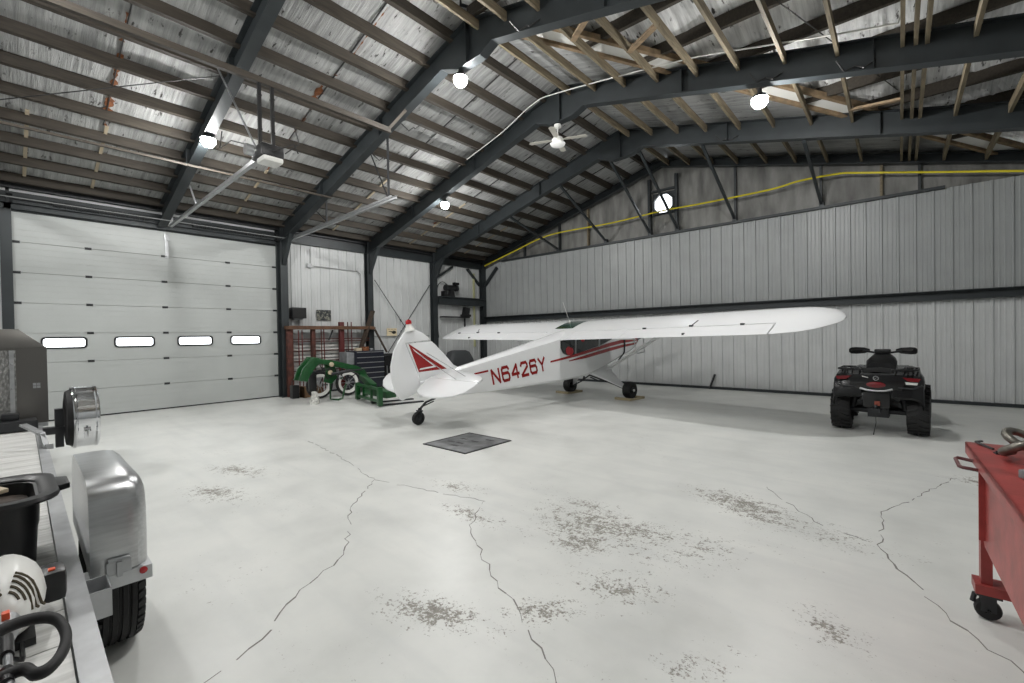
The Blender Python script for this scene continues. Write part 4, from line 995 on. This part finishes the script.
m.prism([(.001, -.14, .16), (.001, -.13, .175), (.001, .02, .165), (.001, .06, .19), (.001, .15, .17), (.001, .16, .10), (.001, .06, .07), (.001, .0, .10), (.001, -.02, .135)], (.002, 0, 0)); m.build('hand_mark', BLKPL, SG)
m = MB()
for k, y in enumerate((-.14, -.09, -.03, .03, .09, .14)): m.lim(.001, .002, y-.017, y+.017, .225, .245)
m.build('lettering', mat('sign_ink', (.25, .15, .08), .6), SG)
wire('wall_conduit', 'thin grey conduit running level behind the tail fin', 'conduit', [(.06, -5.3, 1.68), (.06, -4.6, 1.675), (.06, -2.9, 1.68)], .014, WIRE)
# tool chest and dark chest behind
TC = empty('tool_chest', (1.2, -6.06, 0), 'dark blue-black tool chest with stacked drawers beside the tail fin', 'tool chest')
m = MB(); m.lim(-.55, .0, -.48, .48, .14, 1.24); m.build('body', mat('navy_steel', (.010, .012, .022), .35), TC, bevel=.01)
nv = bpy.data.materials['navy_steel']
for k in range(6):
    z = .30+k*.155; m = MB(); m.lim(0, .025, -.46, .46, z, z+.135); d = m.build('drawer', nv, TC)
    m = MB(); m.lim(.022, .05, -.45, .45, z+.115, z+.135); m.build('pull', GALV, d)
for x in (-.48, -.08):
    for y in (-.4, .4):
        m = MB(); m.lathe((x, y, .06), (0, 1, 0), [(.03, -.02), (.06, -.02), (.06, .02), (.03, .02)], 14, True); m.lim(x-.02, x+.02, y-.03, y+.03, .09, .14); m.build('caster', BLACK, TC)
m = MB(); m.prism([(-.5, -.72, .85), (-.05, -.72, .85), (-.05, -.72, 1.20), (-.5, -.72, 1.22)], (0, .24, 0)); m.build('side_tray', GREYM, TC, bevel=.01)
random.seed(5)
for k, (y, h_, c_, lab) in enumerate(((-.25, .09, SKYM, 'pale small box on top of the tool chest'), (-.02, .12, BROWN, 'brown small box on top of the tool chest'), (.2, .07, GREYM, 'grey small tin on top of the tool chest'))):
    m = MB()
    if k == 2: m.lathe((0, 0, 0), (0, 0, 1), [(.002, 0), (.06, 0), (.06, h_-.01), (.055, h_), (.002, h_)], 14)
    else: m.lim(-.07, .07, -.09, .09, 0, h_)
    o = tag(m.build('small_box' if k < 2 else 'small_tin', c_, bevel=.006), lab, 'box' if k < 2 else 'tin'); o.location = (.95, -6.06+y, 1.24)
DC = empty('dark_cabinet', (.9, -5.22, 0), 'black cabinet half hidden by the tail fin, next to the tool chest', 'cabinet')
m = MB(); m.lim(-.3, .2, -.32, .35, .1, 1.12); m.build('body', BLKPL, DC, bevel=.015)
m = MB(); m.lim(.2, .22, -.29, .32, .16, 1.05); d = m.build('door', BLKGL, DC)
m = MB(); m.tube([(.24, -.22, .5), (.24, -.22, .75)], .012); m.build('handle', GALV, d)
m = MB(); m.lim(-.3, .2, -.3, .33, 0, .1); m.build('plinth', DARK, DC)
m = MB(); m.bar((.36, -5.42, 2.5), (.50, -5.95, 1.3), .15, .06); m.bar((.36, -5.36, 1.9), (.50, -5.02, 1.15), .12, .05); tag(m.build('leaning_timber', mat('dark_timber', (.05, .035, .025), .8)), 'dark brown planks leaning against the wall column beside the tool chest', 'timber')
# shelf beam with bench grinder in the corner bay
m = MB(); m.lim(.05, .32, -2.6, -.22, 2.86, 3.12); m.lim(.05, .42, -2.6, -.22, 3.12, 3.15); tag(m.build('wall_shelf', STEEL), 'dark steel wall shelf in the corner bay', 'shelf')
BG = empty('bench_grinder', (.30, -2.0, 3.15), 'black bench grinder on the corner shelf', 'grinder')
m = MB(); m.prism([(-.08, -.15, 0), (-.08, .15, 0), (-.08, .06, .26), (-.08, -.06, .26)], (.16, 0, 0)); m.build('pedestal', BLKPL, BG, bevel=.02)
m = MB(); m.lathe((0, -.02, .34), (0, 1, 0), [(.02, -.17), (.10, -.17), (.11, -.1), (.11, .1), (.10, .2), (.02, .2)], 18); m.build('motor', BLKPL, BG, 40)
for y in (-.25, .27):
    m = MB(); m.lathe((0, y, .34), (0, 1, 0), [(.02, -.04), (.12, -.04), (.12, .04), (.02, .04)], 20); m.build('wheel_guard', DARK, BG, 40)
m = MB(); m.lim(-.04, .1, .1, .34, .46, .56); m.lim(-.02, .02, .12, .2, .42, .48); m.build('eye_shield', BLKGL, BG, bevel=.01)
m = MB(); m.lim(-.1, .1, -.42, -.26, .0, .2); m.build('switch_box', BLKPL, BG, bevel=.01)
wire('grinder_cord', 'dark cord looping down from the bench grinder', 'cord', [(.2, -2.1, 3.62), (.15, -2.3, 3.72), (.12, -2.5, 3.55), (.12, -2.55, 3.1), (.12, -2.55, 2.2), (.12, -2.5, 1.6)], .016, DWIRE)
m = MB(); m.lim(.1, .32, -2.42, -1.05, 2.36, 2.41); m.lim(.08, .34, -1.35, -1.0, 2.41, 2.50); m.prism([(.1, -1.30, 2.50), (.1, -1.0, 2.46), (.1, -.95, 2.76), (.1, -1.22, 2.80)], (.14, 0, 0)); m.bar((.12, -1.15, 2.36), (.12, -1.15, 1.55), .06, .04)
tag(m.build('wall_bracket_arm', BLKPL, bevel=.006), 'black bracket arm with a block on the wall under the corner shelf', 'bracket')
m = MB(); rows = []
for i in range(9):
    a = PI*i/8; rows.append([(.25+.25*math.sin(a)*0+.0, -1.65-.62*math.cos(a), .03+z*(1.0+.05*math.sin(a*3))*(math.sin(a)**.45)) for z in (0, .35, .7, 1.0, 1.12)])
for r in rows:
    for j in range(5): p = r[j]; r[j] = (.42+.20*math.cos(j/4*PI/2)*1.2, p[1], p[2])
m.grid(rows); rows2 = [[(.12, p[1], p[2]) for p in r] for r in rows]; m.grid(rows2); m.grid([[r[-1] for r in rows], [r[-1] for r in rows2]])
o = tag(m.build('covered_bundle', mat('grey_tarp', (.07, .075, .08), .6), smooth=60), 'rounded dark grey covered bundle on the floor behind the airplane tail', 'bundle')
m = MB(); m.tube([(.05, -.55, 4.2), (.05, -.55, 1.2)], .05, 8); tag(m.build('downpipe', mat('pale_yellow_pipe', (.42, .42, .24), .5)), 'pale yellowish pipe standing in the rear corner', 'pipe')
m = MB(); m.bar((9.15, -.12, 0), (9.28, -.03, .42), .06, .04); tag(m.build('door_prop', DARK), 'short dark bar leaning on the foot of the end wall', 'bar')

# ================================================================== TRAILER (local x toward the viewer end, y to the left of the deck edge negative)
TR = empty('trailer', (10.0, -13.125, 0), 'aluminium flat-deck trailer at the near edge with polished fender', 'trailer', rz=-.0185)
DZ = .55
m = MB()
for k in range(24):
    x0 = -5.05+k*.29; m.lim(x0+.003, x0+.287, -1.95, -.075, DZ-.03, DZ)
m.build('deck_planks', DECKM, TR)
m = MB(); m.lim(-5.1, 1.95, -.07, 0, DZ-.12, DZ+.012); m.lim(-5.1, 1.95, -2.03, -1.96, DZ-.12, DZ+.012); m.lim(1.91, 1.95, -1.96, -.07, DZ-.12, DZ+.0); m.build('side_rail', ALUD, TR)
m = MB()
for k in range(6): m.lim(-4.9+k*1.3, -4.82+k*1.3, -1.95, -.08, DZ-.14, DZ-.03)
m.bar((-5.0, -.6, DZ-.15), (-6.6, -1.0, DZ-.15), .07, .1); m.bar((-5.0, -1.4, DZ-.15), (-6.6, -1.0, DZ-.15), .07, .1); m.build('chassis', DARK, TR)
def tread(m, cx, cy, R, w):
    m.lathe((cx, cy, R), (0, 1, 0), tyre_prof(R, w, R*.58), 48, True)
    for g in (-.25, -.09, .09, .25):
        m.lathe((cx, cy+g*w, R), (0, 1, 0), [(R+.002, -.012), (R+.009, -.010), (R+.009, .010), (R+.002, .012)], 48, True)
    for k in range(48):
        a = 2*PI*k/48
        for sg in (-1, 1):
            def P(y, r, t): return (cx+r*math.cos(t), cy+y*w, R+r*math.sin(t))
            m.hull8([P(sg*.32, R-.02, a-.04), P(sg*.32, R-.02, a+.04), P(sg*.47, R-.035, a+.05), P(sg*.47, R-.035, a-.03), P(sg*.32, R+.009, a-.04), P(sg*.32, R+.009, a+.04), P(sg*.46, R-.005, a+.05), P(sg*.46, R-.005, a-.03)])
for y, sg in ((.135, 1), (-2.19, -1)):
    m = MB(); tread(m, -.02, y, .375, .215); t = m.build('tyre', BLACK, TR, 35)
    m = MB(); m.lathe((-.02, y, .375), (0, sg, 0), [(.218, -.08), (.21, .08), (.17, .06), (.10, .03), (.06, .08), (.003, .085)], 24); m.build('rim', GALV, t, 40)
    # fender
    y0, y1 = (.03, .245) if sg == 1 else (-2.29, -2.045)
    P = [(-.62, .50), (-.615, .66), (-.57, .84), (-.52, .915), (-.45, .945), (-.1, .95), (.27, .945), (.335, .925), (.375, .885), (.395, .82), (.41, .66), (.41, .50)]
    inn = [(x*.975, z-.014) for x, z in P]
    m = MB(); rb = .025
    for yy0, yy1, ins in ((y0, y1, 0),):
        prof = [(yy0, 0), (yy1-.085, 0), (yy1-.045, .012), (yy1-.015, .045), (yy1, .09)]
        rows = []
        for x, z in P:
            cx, cz = -.15, .45; d = Vector((x-cx, 0, z-cz)).normalized()
            rows.append([(x-d.x*q, y, z-d.z*q) for y, q in prof])
        m.grid(rows)
    # inner skirt
    m.prism([(x, y0-.004, z) for x, z in P], (0, .004, 0))
    m.build('fender', ALU, TR, 30)
    m = MB(); m.lim(.28, .42, y0-.03 if sg == 1 else y0, y1+.005, .43, .495); m.build('fender_bar', ALUD, TR)
m = MB(); m.lim(.405, .43, .08, .17, .50, .56); m.tube([(.43, .085, .565), (.43, .165, .565)], .012, 8); m.lim(.43, .45, .115, .135, .49, .56); m.build('fender_latch', GALV, TR)
m = MB(); m.lathe((.42, .215, .478), (1, 0, 0), [(.016, 0), (.016, .008), (.002, .014)], 14); m.build('marker_light', TAILR, TR, 50)
m = MB(); 
for x0, x1, ya, yb in ((.50, .505, .0, .075), (.66, .665, .0, .075), (.50, .665, .07, .075)): m.lim(x0, x1, ya, yb, .42, .54)
m.lim(.50, .665, 0, .075, .42, .425); m.build('stake_pocket', ALUD, TR)
# spare wheel under a polished band
SW = empty('spare_wheel', (5.7, -12.76, .08), 'spare wheel in a polished chrome tyre band at the front of the trailer', 'spare wheel')
m = MB(); m.lathe((0, .0, .63), (0, 1, 0), tyre_prof(.345, .24, .2), 40, True); t = m.build('tyre', BLACK, SW, 50)
m = MB(); m.lathe((0, .05, .63), (0, 1, 0), [(.365, -.115), (.372, -.10), (.372, -.085), (.362, -.075), (.362, .075), (.372, .085), (.372, .105), (.355, .115), (.33, .118), (.33, .11), (.352, .10), (.352, -.115)], 56, True); m.build('chrome_band', CHROME, SW, 40)
m = MB(); m.lathe((0, .16, .63), (0, 1, 0), [(.33, 0), (.25, .015), (.1, .02), (.003, .02)], 32); m.build('disc_cover', CHROME, SW, 40)
m = MB(); m.lim(.33, .41, .02, .08, .42, .50); m.tube([(.40, .05, .44), (.42, .05, .52)], .012, 8); m.build('latch', CHROME, SW)
m = MB(); m.lim(-.06, .06, -.30, -.12, .46, .54); m.lim(-.05, .05, -.2, -.13, .3, .75); m.build('mounting_arm', DARK, SW)
# toolbox bulkhead at the front of the deck
TB = empty('trailer_toolbox', (4.95, -13.03, .56), 'tall dark aluminium toolbox with diamond-plate door at the front of the trailer', 'toolbox')
m = MB(); m.lim(-.7, 0, -1.95, .055, .04, 1.0); m.build('body', mat('smoked_aluminium', (.17, .165, .155), .3, .85), TB)
m = MB(); v = [(-.7, -1.95, 1.0), (0, -1.95, 1.0), (0, .055, 1.0), (-.7, .055, 1.0), (-.7, -1.72, 1.235), (-.02, -1.72, 1.235), (-.02, -.185, 1.235), (-.7, -.185, 1.235)]
m.hull8([v[0], v[3], v[2], v[1], v[4], v[7], v[6], v[5]]); m.build('lid', bpy.data.materials['smoked_aluminium'], TB, bevel=.006)
m = MB(); m.lim(.0, .03, -1.7, -.215, .10, .97); d = m.build('door', TREAD, TB)
m = MB(); m.lim(.03, .05, -.27, -.23, .1, .97)
for z in (.2, .5, .8): m.lathe((.05, -.25, z), (1, 0, 0), [(.012, 0), (.008, .008), (.001, .009)], 8)
m.build('hinge', GALV, d)
m = MB(); m.lim(.002, .006, -.075, -.045, .52, .55); m.lim(.002, .006, -.04, -.01, .52, .55); m.lim(.002, .006, -.075, -.045, .485, .515); m.lim(.002, .006, -.04, -.01, .485, .515); m.build('badge', GALV, TB)
m = MB(); m.lim(.02, .35, -.45, -.05, .0, .12); m.lim(.02, .2, -.35, -.2, .12, .2); tag(m.build('battery_box', DARK, TB, bevel=.02))
m = MB(); m.lim(-.7, .02, -1.95, .05, -.01, .04); m.build('base_frame', ALUD, TB)
m = MB(); m.bar((0, 0, 0), (.0, .0, .14), .05, .05); m.bar((.0, .03, .0), (.12, .05, .02), .05, .05); m.bar((-.02, .0, .14), (-.25, -.12, .22), .06, .02); m.bar((0, .0, .15), (.06, .03, .0), .045, .02)
o = tag(m.build('ramp_hook', GALV), 'bright folded metal bracket on the trailer edge by the toolbox', 'bracket'); o.location = (6.75, -13.11, .562)

# storage tote with scraps
TT = empty('storage_tote', (10.04, -13.62, .551), 'black plastic storage tote with scraps of wood on the trailer deck', 'tote')
def rrect(hx_, hy_, r, z, k=5):
    o = []
    for cx, cy, a0 in ((1, 1, 0), (-1, 1, PI/2), (-1, -1, PI), (1, -1, 1.5*PI)):
        for i in range(k+1): t = a0+i*PI/2/k; o.append((cx*(hx_-r)+r*math.cos(t), cy*(hy_-r)+r*math.sin(t), z))
    return o
def loft(loops, m, caps=True):
    m.skinrings([[m.bm.verts.new(p) for p in l] for l in loops], caps)
m = MB(); loft([rrect(.235, .335, .08, 0), rrect(.245, .35, .09, .02), rrect(.25, .36, .10, .2), rrect(.255, .365, .11, .22), rrect(.26, .37, .12, .34), rrect(.245, .355, .11, .335), rrect(.215, .31, .09, .05)], m, True); m.build('bin', BLKPL, TT, 40)
m = MB(); loft([rrect(.255, .365, .12, .335), rrect(.315, .43, .15, .335), rrect(.32, .435, .15, .345), rrect(.315, .43, .15, .36), rrect(.275, .385, .12, .362), rrect(.255, .365, .12, .345)], m, False); m.build('rim', BLKPL, TT, 40)
m = MB(); m.prism([(-.12, .42, .33), (.12, .42, .33), (.08, .475, .33), (-.08, .475, .33)], (0, 0, .03)); m.tube([(-.07, .46, .345), (.07, .46, .345)], .016, 8); m.build('handle_lip', BLKPL, TT, bevel=.008)
for k, (c, s, rz, mt, lab, nm) in enumerate((((-.02, .10, .34), (.10, .34, .02), .5, SKYM, 'pale wood offcut lying across the black tote', 'wood_offcut'), ((.02, -.02, .335), (.12, .30, .03), .25, BROWN, 'brown wood offcut lying in the black tote', 'wood_offcut'),
                                          ((.11, .13, .365), (.03, .30, .014), .9, CHROME, 'shiny metal strip lying on the black tote', 'metal_strip'), ((-.05, .02, .372), (.08, .3, .02), 1.2, BLKPL, 'black tray lying over the black tote', 'tray'))):
    m = MB(); m.box((0, 0, 0), s); o = tag(m.build(nm, mt, bevel=.004), lab, 'scrap' if k < 3 else 'tray'); o.location = (10.04+c[0], -13.62+c[1], .551+c[2]+.03*k); o.rotation_euler = (.05, .08, rz)
m = MB(); loft([rrect(.21, .305, .09, .0), rrect(.235, .335, .1, .22)], m, True); o = tag(m.build('scrap_pile', mat('dark_scrap', (.06, .045, .035), .8, 0, .6, 14)), 'mass of dark loose scraps inside the black tote', 'scraps', kind='stuff'); o.location = (10.04, -13.62, .61)

# string trimmer
T = empty('string_trimmer', (10.765, -13.365, .552), 'white and grey string trimmer lying on the trailer deck', 'string trimmer'); T.scale = (1, .68, .86)
m = MB(); L2 = []
for x, a_, b_, zc in ((-.20, .05, .06, .15), (-.17, .11, .11, .15), (-.06, .145, .14, .15), (.06, .15, .145, .155), (.15, .13, .125, .155), (.22, .085, .085, .15), (.27, .055, .055, .145)):
    L2.append([(x, a_*math.cos(t), zc+b_*math.sin(t)) for t in [2*PI*i/20 for i in range(20)]])
loft(L2, m, True); m.build('engine_cover', WHPL, T, 60)
m = MB()
for r0 in (.04, .06, .08, .10, .12):
    for a0, a1 in ((.12*PI, .42*PI), (.58*PI, .88*PI)):
        pts = []
        for i in range(7):
            a = a0+(a1-a0)*i/6; yy = 1.2*r0*math.cos(a); xx = .245-r0*1.05*math.sin(a)
            prf = [(-.06, .14, .15), (.06, .145, .155), (.15, .125, .155), (.22, .085, .15), (.27, .055, .145)]; hw_ = [(-.06, .145), (.06, .15), (.15, .13), (.22, .085), (.27, .055)]
            for p_, q_ in zip(prf, prf[1:]):
                if xx <= q_[0]: break
            t = (xx-p_[0])/(q_[0]-p_[0]); hh = p_[1]+(q_[1]-p_[1])*t; zc = p_[2]+(q_[2]-p_[2])*t
            for p_, q_ in zip(hw_, hw_[1:]):
                if xx <= q_[0]: break
            wd = p_[1]+(q_[1]-p_[1])*(xx-p_[0])/(q_[0]-p_[0]); zz = zc+hh*math.sqrt(max(0, 1-(yy/wd)**2))
            pts.append((xx, yy, zz+.001))
        m.tube(pts, .006, 5)
m.build('cooling_slots', mat('slot_brown', (.06, .045, .02), .6), T)
m = MB(); m.lim(-.10, .03, .13, .235, .06, .20); m.build('air_filter_cover', BLKPL, T, bevel=.03)
m = MB(); m.lim(-.02, .005, .16, .19, .196, .206); m.build('choke_lever', ORG, T, bevel=.005)
m = MB(); m.lim(.285, .315, -.014, .014, .185, .215); m.build('stop_switch', ORG, T, bevel=.005)
m = MB(); m.lim(-.12, .05, -.2, -.1, .02, .18); m.build('fuel_tank', mat('tank_grey', (.35, .35, .34), .5), T, bevel=.03)
m = MB(); m.lathe((.25, 0, .145), (1, 0, .06), [(.06, 0), (.045, .05), (.04, .09), (.025, .10)], 16); m.build('clutch_housing', GALV, T, 40)
m = MB(); m.tube([(.33, 0, .15), (1.5, .02, .22)], .0145, 10); m.build('shaft', GALV, T, 60)
m = MB(); m.tube([(.38, 0, .153), (.52, 0, .162)], .024, 12); m.build('hand_grip', BLKPL, T, 60); m = MB(); m.tube([(.62, 0, .17), (.70, 0, .174)], .022, 10); m.build('handle_clamp', BLKPL, T, 60)
HP = [Vector(q) for q in [(.58, -.16, .20), (.53, -.05, .25), (.51, .03, .26), (.52, .11, .255), (.55, .155, .24), (.62, .172, .22), (.69, .155, .205), (.735, .115, .195), (.73, .075, .19), (.67, .045, .185), (.66, -.03, .18), (.665, -.12, .19)]]
HS = []
for i in range(len(HP)-1):
    p0, p1_, p2_, p3_ = HP[max(0, i-1)], HP[i], HP[i+1], HP[min(len(HP)-1, i+2)]
    for s in range(5):
        t = s/5; HS.append(.5*((2*p1_)+(p2_-p0)*t+(2*p0-5*p1_+4*p2_-p3_)*t*t+(3*p1_-p0-3*p2_+p3_)*t**3))
HS.append(HP[-1])
m = MB(); m.tube(HS, .019, 12); m.build('loop_handle', BLACK, T, 60)
m = MB(); m.lim(.58, .68, -.06, -.025, .15, .21); m.build('trigger_housing', mat('dull_red_plastic', (.30, .03, .02), .4), T, bevel=.01)
m = MB(); m.lathe((1.5, .02, .16), (0, 0, 1), [(.003, -.05), (.05, -.05), (.055, 0), (.03, .06), (.003, .07)], 16); m.build('cutting_head', BLKPL, T, 50)
m = MB(); m.tube([(.2, .05, .02), (.3, .05, .0+.02), (.3, .05, .012), (.2, -.05, .012)], .01, 6); m.lim(.0, .2, -.1, .1, 0, .03); m.build('stand_foot', BLKPL, T)

# ================================================================== RED CART
CT = empty('tool_cart', (13.53, -9.72, 0), 'red steel workbench cart on casters with greasy tools on top', 'cart', rz=.028)
# local: x to the right (0 .. .75), y negative toward viewer (0 .. -1.45)
m = MB(); m.lim(0, .80, -1.42, 0, .925, .95); m.lim(0, .012, -1.42, 0, .885, .95); m.lim(0, .80, -.012, 0, .885, .95); m.build('top', CRED, CT, bevel=.004)
m = MB(); m.prism([(.055, -.17, .42), (.055, -1.38, .42), (.055, -1.38, .92), (.055, -.12, .92), (.055, -.12, .46)], (.012, 0, 0)); m.lim(.06, .76, -1.36, -.2, .42, .43); m.lim(.74, .752, -1.36, -.1, .42, .92); m.lim(.03, .76, -.20, -.19, .46, .92); m.build('drawer_box', CRED, CT)
for x in (.045, .70):
    for y in (-.10, -1.36):
        m = MB(); m.lim(x, x+.045, y-.035, y+.03, .20, .925); lg = m.build('leg', CRED, CT)
        m = MB(); m.lim(x-.02, x+.08, y-.05, y+.05, .135, .15); m.lim(x+.0, x+.06, y-.035, y-.025, .05, .14); m.lim(x+.0, x+.06, y+.025, y+.035, .05, .14); m.tube([(x-.02, y, .13), (x-.03, y, .08)], .012, 6)
        cs = m.build('caster_fork', DARK, lg)
for x in (.045, .70):
    for y in (-.10, -1.36):
        m = MB(); m.lathe((x+.03, y, .055), (0, 1, 0), [(.02, -.022), (.05, -.022), (.055, -.012), (.055, .012), (.05, .022), (.02, .022)], 20, True); m.tube([(x+.03, y-.05, .055), (x+.03, y+.05, .055)], .01, 8); m.build('caster_wheel', BLACK, CT, 40)
for ya in (-.16, -1.42):
    m = MB(); m.lim(.02, .79, ya, ya+.13, .15, .20); m.build('base_rail', CRED, CT)
m = MB(); m.tube([(.0, -.28, .90), (-.055, -.26, .905), (-.065, -.27, .90), (-.065, -.42, .895), (-.055, -.44, .895), (.0, -.44, .89)], .009, 8); m.build('pull_handle', mat('dark_red_steel', (.09, .02, .02), .4), CT, 60)
m = MB(); m.lim(-.01, .04, -1.44, -1.41, .89, .95); m.build('corner_cap', BLKPL, CT, bevel=.005)
# clamps and wrenches on the cart top
for k, (loc, rz, lab) in enumerate((((13.72, -9.90, 1.0), .3, 'greasy metal ring clamp farthest from the viewer on the red cart'), ((13.70, -10.14, 1.005), 1.6, 'greasy metal ring clamp beside the pipe wrench on the red cart'))):
    E_ = empty('ring_clamp', loc, lab, 'clamp', 'clamps on the red cart', rz)
    E_.rotation_euler = (.45-.9*k, .35, rz)
    m = MB(); m.tube([(.07*math.cos(t), .07*math.sin(t), .022) for t in [(.3+i*.45) for i in range(12)]], .02, 8); m.build('band', mat('greasy_metal', (.16, .15, .13), .4, .7, .5, 20) if k == 0 else bpy.data.materials['greasy_metal'], E_, 60)
    m = MB(); m.tube([(.06, .02, .022), (.15, .05, .022)], .013, 8); m.lathe((.15, .05, .022), (1, .3, 0), [(.003, 0), (.025, 0), (.025, .03), (.003, .03)], 6); m.build('bolt', DARK, E_)
PW = empty('pipe_wrench', (13.76, -10.42, .951), 'heavy worn pipe wrench lying on the red cart', 'wrench', None, .95)
m = MB(); m.prism([(-.02, -.018, 0), (.28, -.012, 0), (.30, 0, 0), (.28, .012, 0), (-.02, .018, 0)], (0, 0, .03)); m.build('handle', bpy.data.materials['greasy_metal'], PW, bevel=.005)
m = MB(); m.prism([(-.02, -.025, 0), (-.02, .03, 0), (-.09, .035, 0), (-.10, -.02, 0), (-.07, -.035, 0)], (0, 0, .045)); m.build('lower_jaw', GREYM, PW, bevel=.005)
m = MB(); m.prism([(-.10, .06, .005), (-.14, .06, .005), (-.15, -.03, .005), (-.10, -.06, .005), (-.06, -.055, .005), (-.06, -.042, .005), (-.115, -.025, .005)], (0, 0, .035)); m.build('hook_jaw', GREYM, PW, bevel=.004)
m = MB(); m.lathe((-.035, -.04, .02), (1, 0, 0), [(.003, -.015), (.022, -.015), (.022, .015), (.003, .015)], 14); m.build('knurled_nut', GALV, PW)
VB = empty('bench_vise', (13.98, -10.1, .951), 'grey worn vise block on the red cart', 'vise', None, .4)
m = MB(); m.lim(-.06, .10, -.07, .07, 0, .05); m.prism([(-.07, -.06, .05), (.0, -.06, .05), (.0, -.06, .12), (-.05, -.06, .12)], (0, .12, 0)); m.build('body', GREYM, VB, bevel=.012)
m = MB(); m.prism([(.03, -.055, .045), (.10, -.055, .045), (.08, -.055, .115), (.03, -.055, .115)], (0, .11, 0)); m.build('sliding_jaw', GREYM, VB, bevel=.01)
m = MB(); m.tube([(.1, 0, .07), (.2, 0, .07)], .014, 10); m.tube([(.185, -.08, .07), (.185, .08, .07)], .007, 8); m.build('screw_handle', GALV, VB)
m = MB(); m.tube([(13.62, -9.92, .96), (13.58, -9.83, .965), (13.57, -9.76, .962), (13.60, -9.70, .957)], .006, 6)
tag(m.build('loose_wire', DWIRE), 'thin dark wire curling over the far corner of the red cart', 'wire')

# ================================================================== camera, world, view
CAMF = Vector((-0.65697031, 0.75382663, -0.01163689)); CAMR = Vector((0.75389827, 0.65676903, -0.01708356)); CAMU = Vector((0.00523529, 0.01999643, 0.99978634))
cd_ = bpy.data.cameras.new('camera'); co = bpy.data.objects.new('camera', cd_); COL.objects.link(co)
co.matrix_world = Matrix(((CAMR.x, CAMU.x, -CAMF.x, 13.249), (CAMR.y, CAMU.y, -CAMF.y, -13.356), (CAMR.z, CAMU.z, -CAMF.z, 1.6), (0, 0, 0, 1)))
cd_.sensor_width = 36; cd_.lens = 444.75*36/1024; cd_.clip_start = .02; cd_.clip_end = 200
SC.camera = co
w = bpy.data.worlds.new('daylight'); SC.world = w; w.use_nodes = True
bg = w.node_tree.nodes['Background']; bg.inputs['Color'].default_value = (.93, .97, 1, 1); bg.inputs['Strength'].default_value = 3.0
SC.view_settings.view_transform = 'Standard'; SC.view_settings.look = 'None'; SC.view_settings.gamma = 1; SC.view_settings.use_curve_mapping = False
SC.view_settings.exposure = 0.66
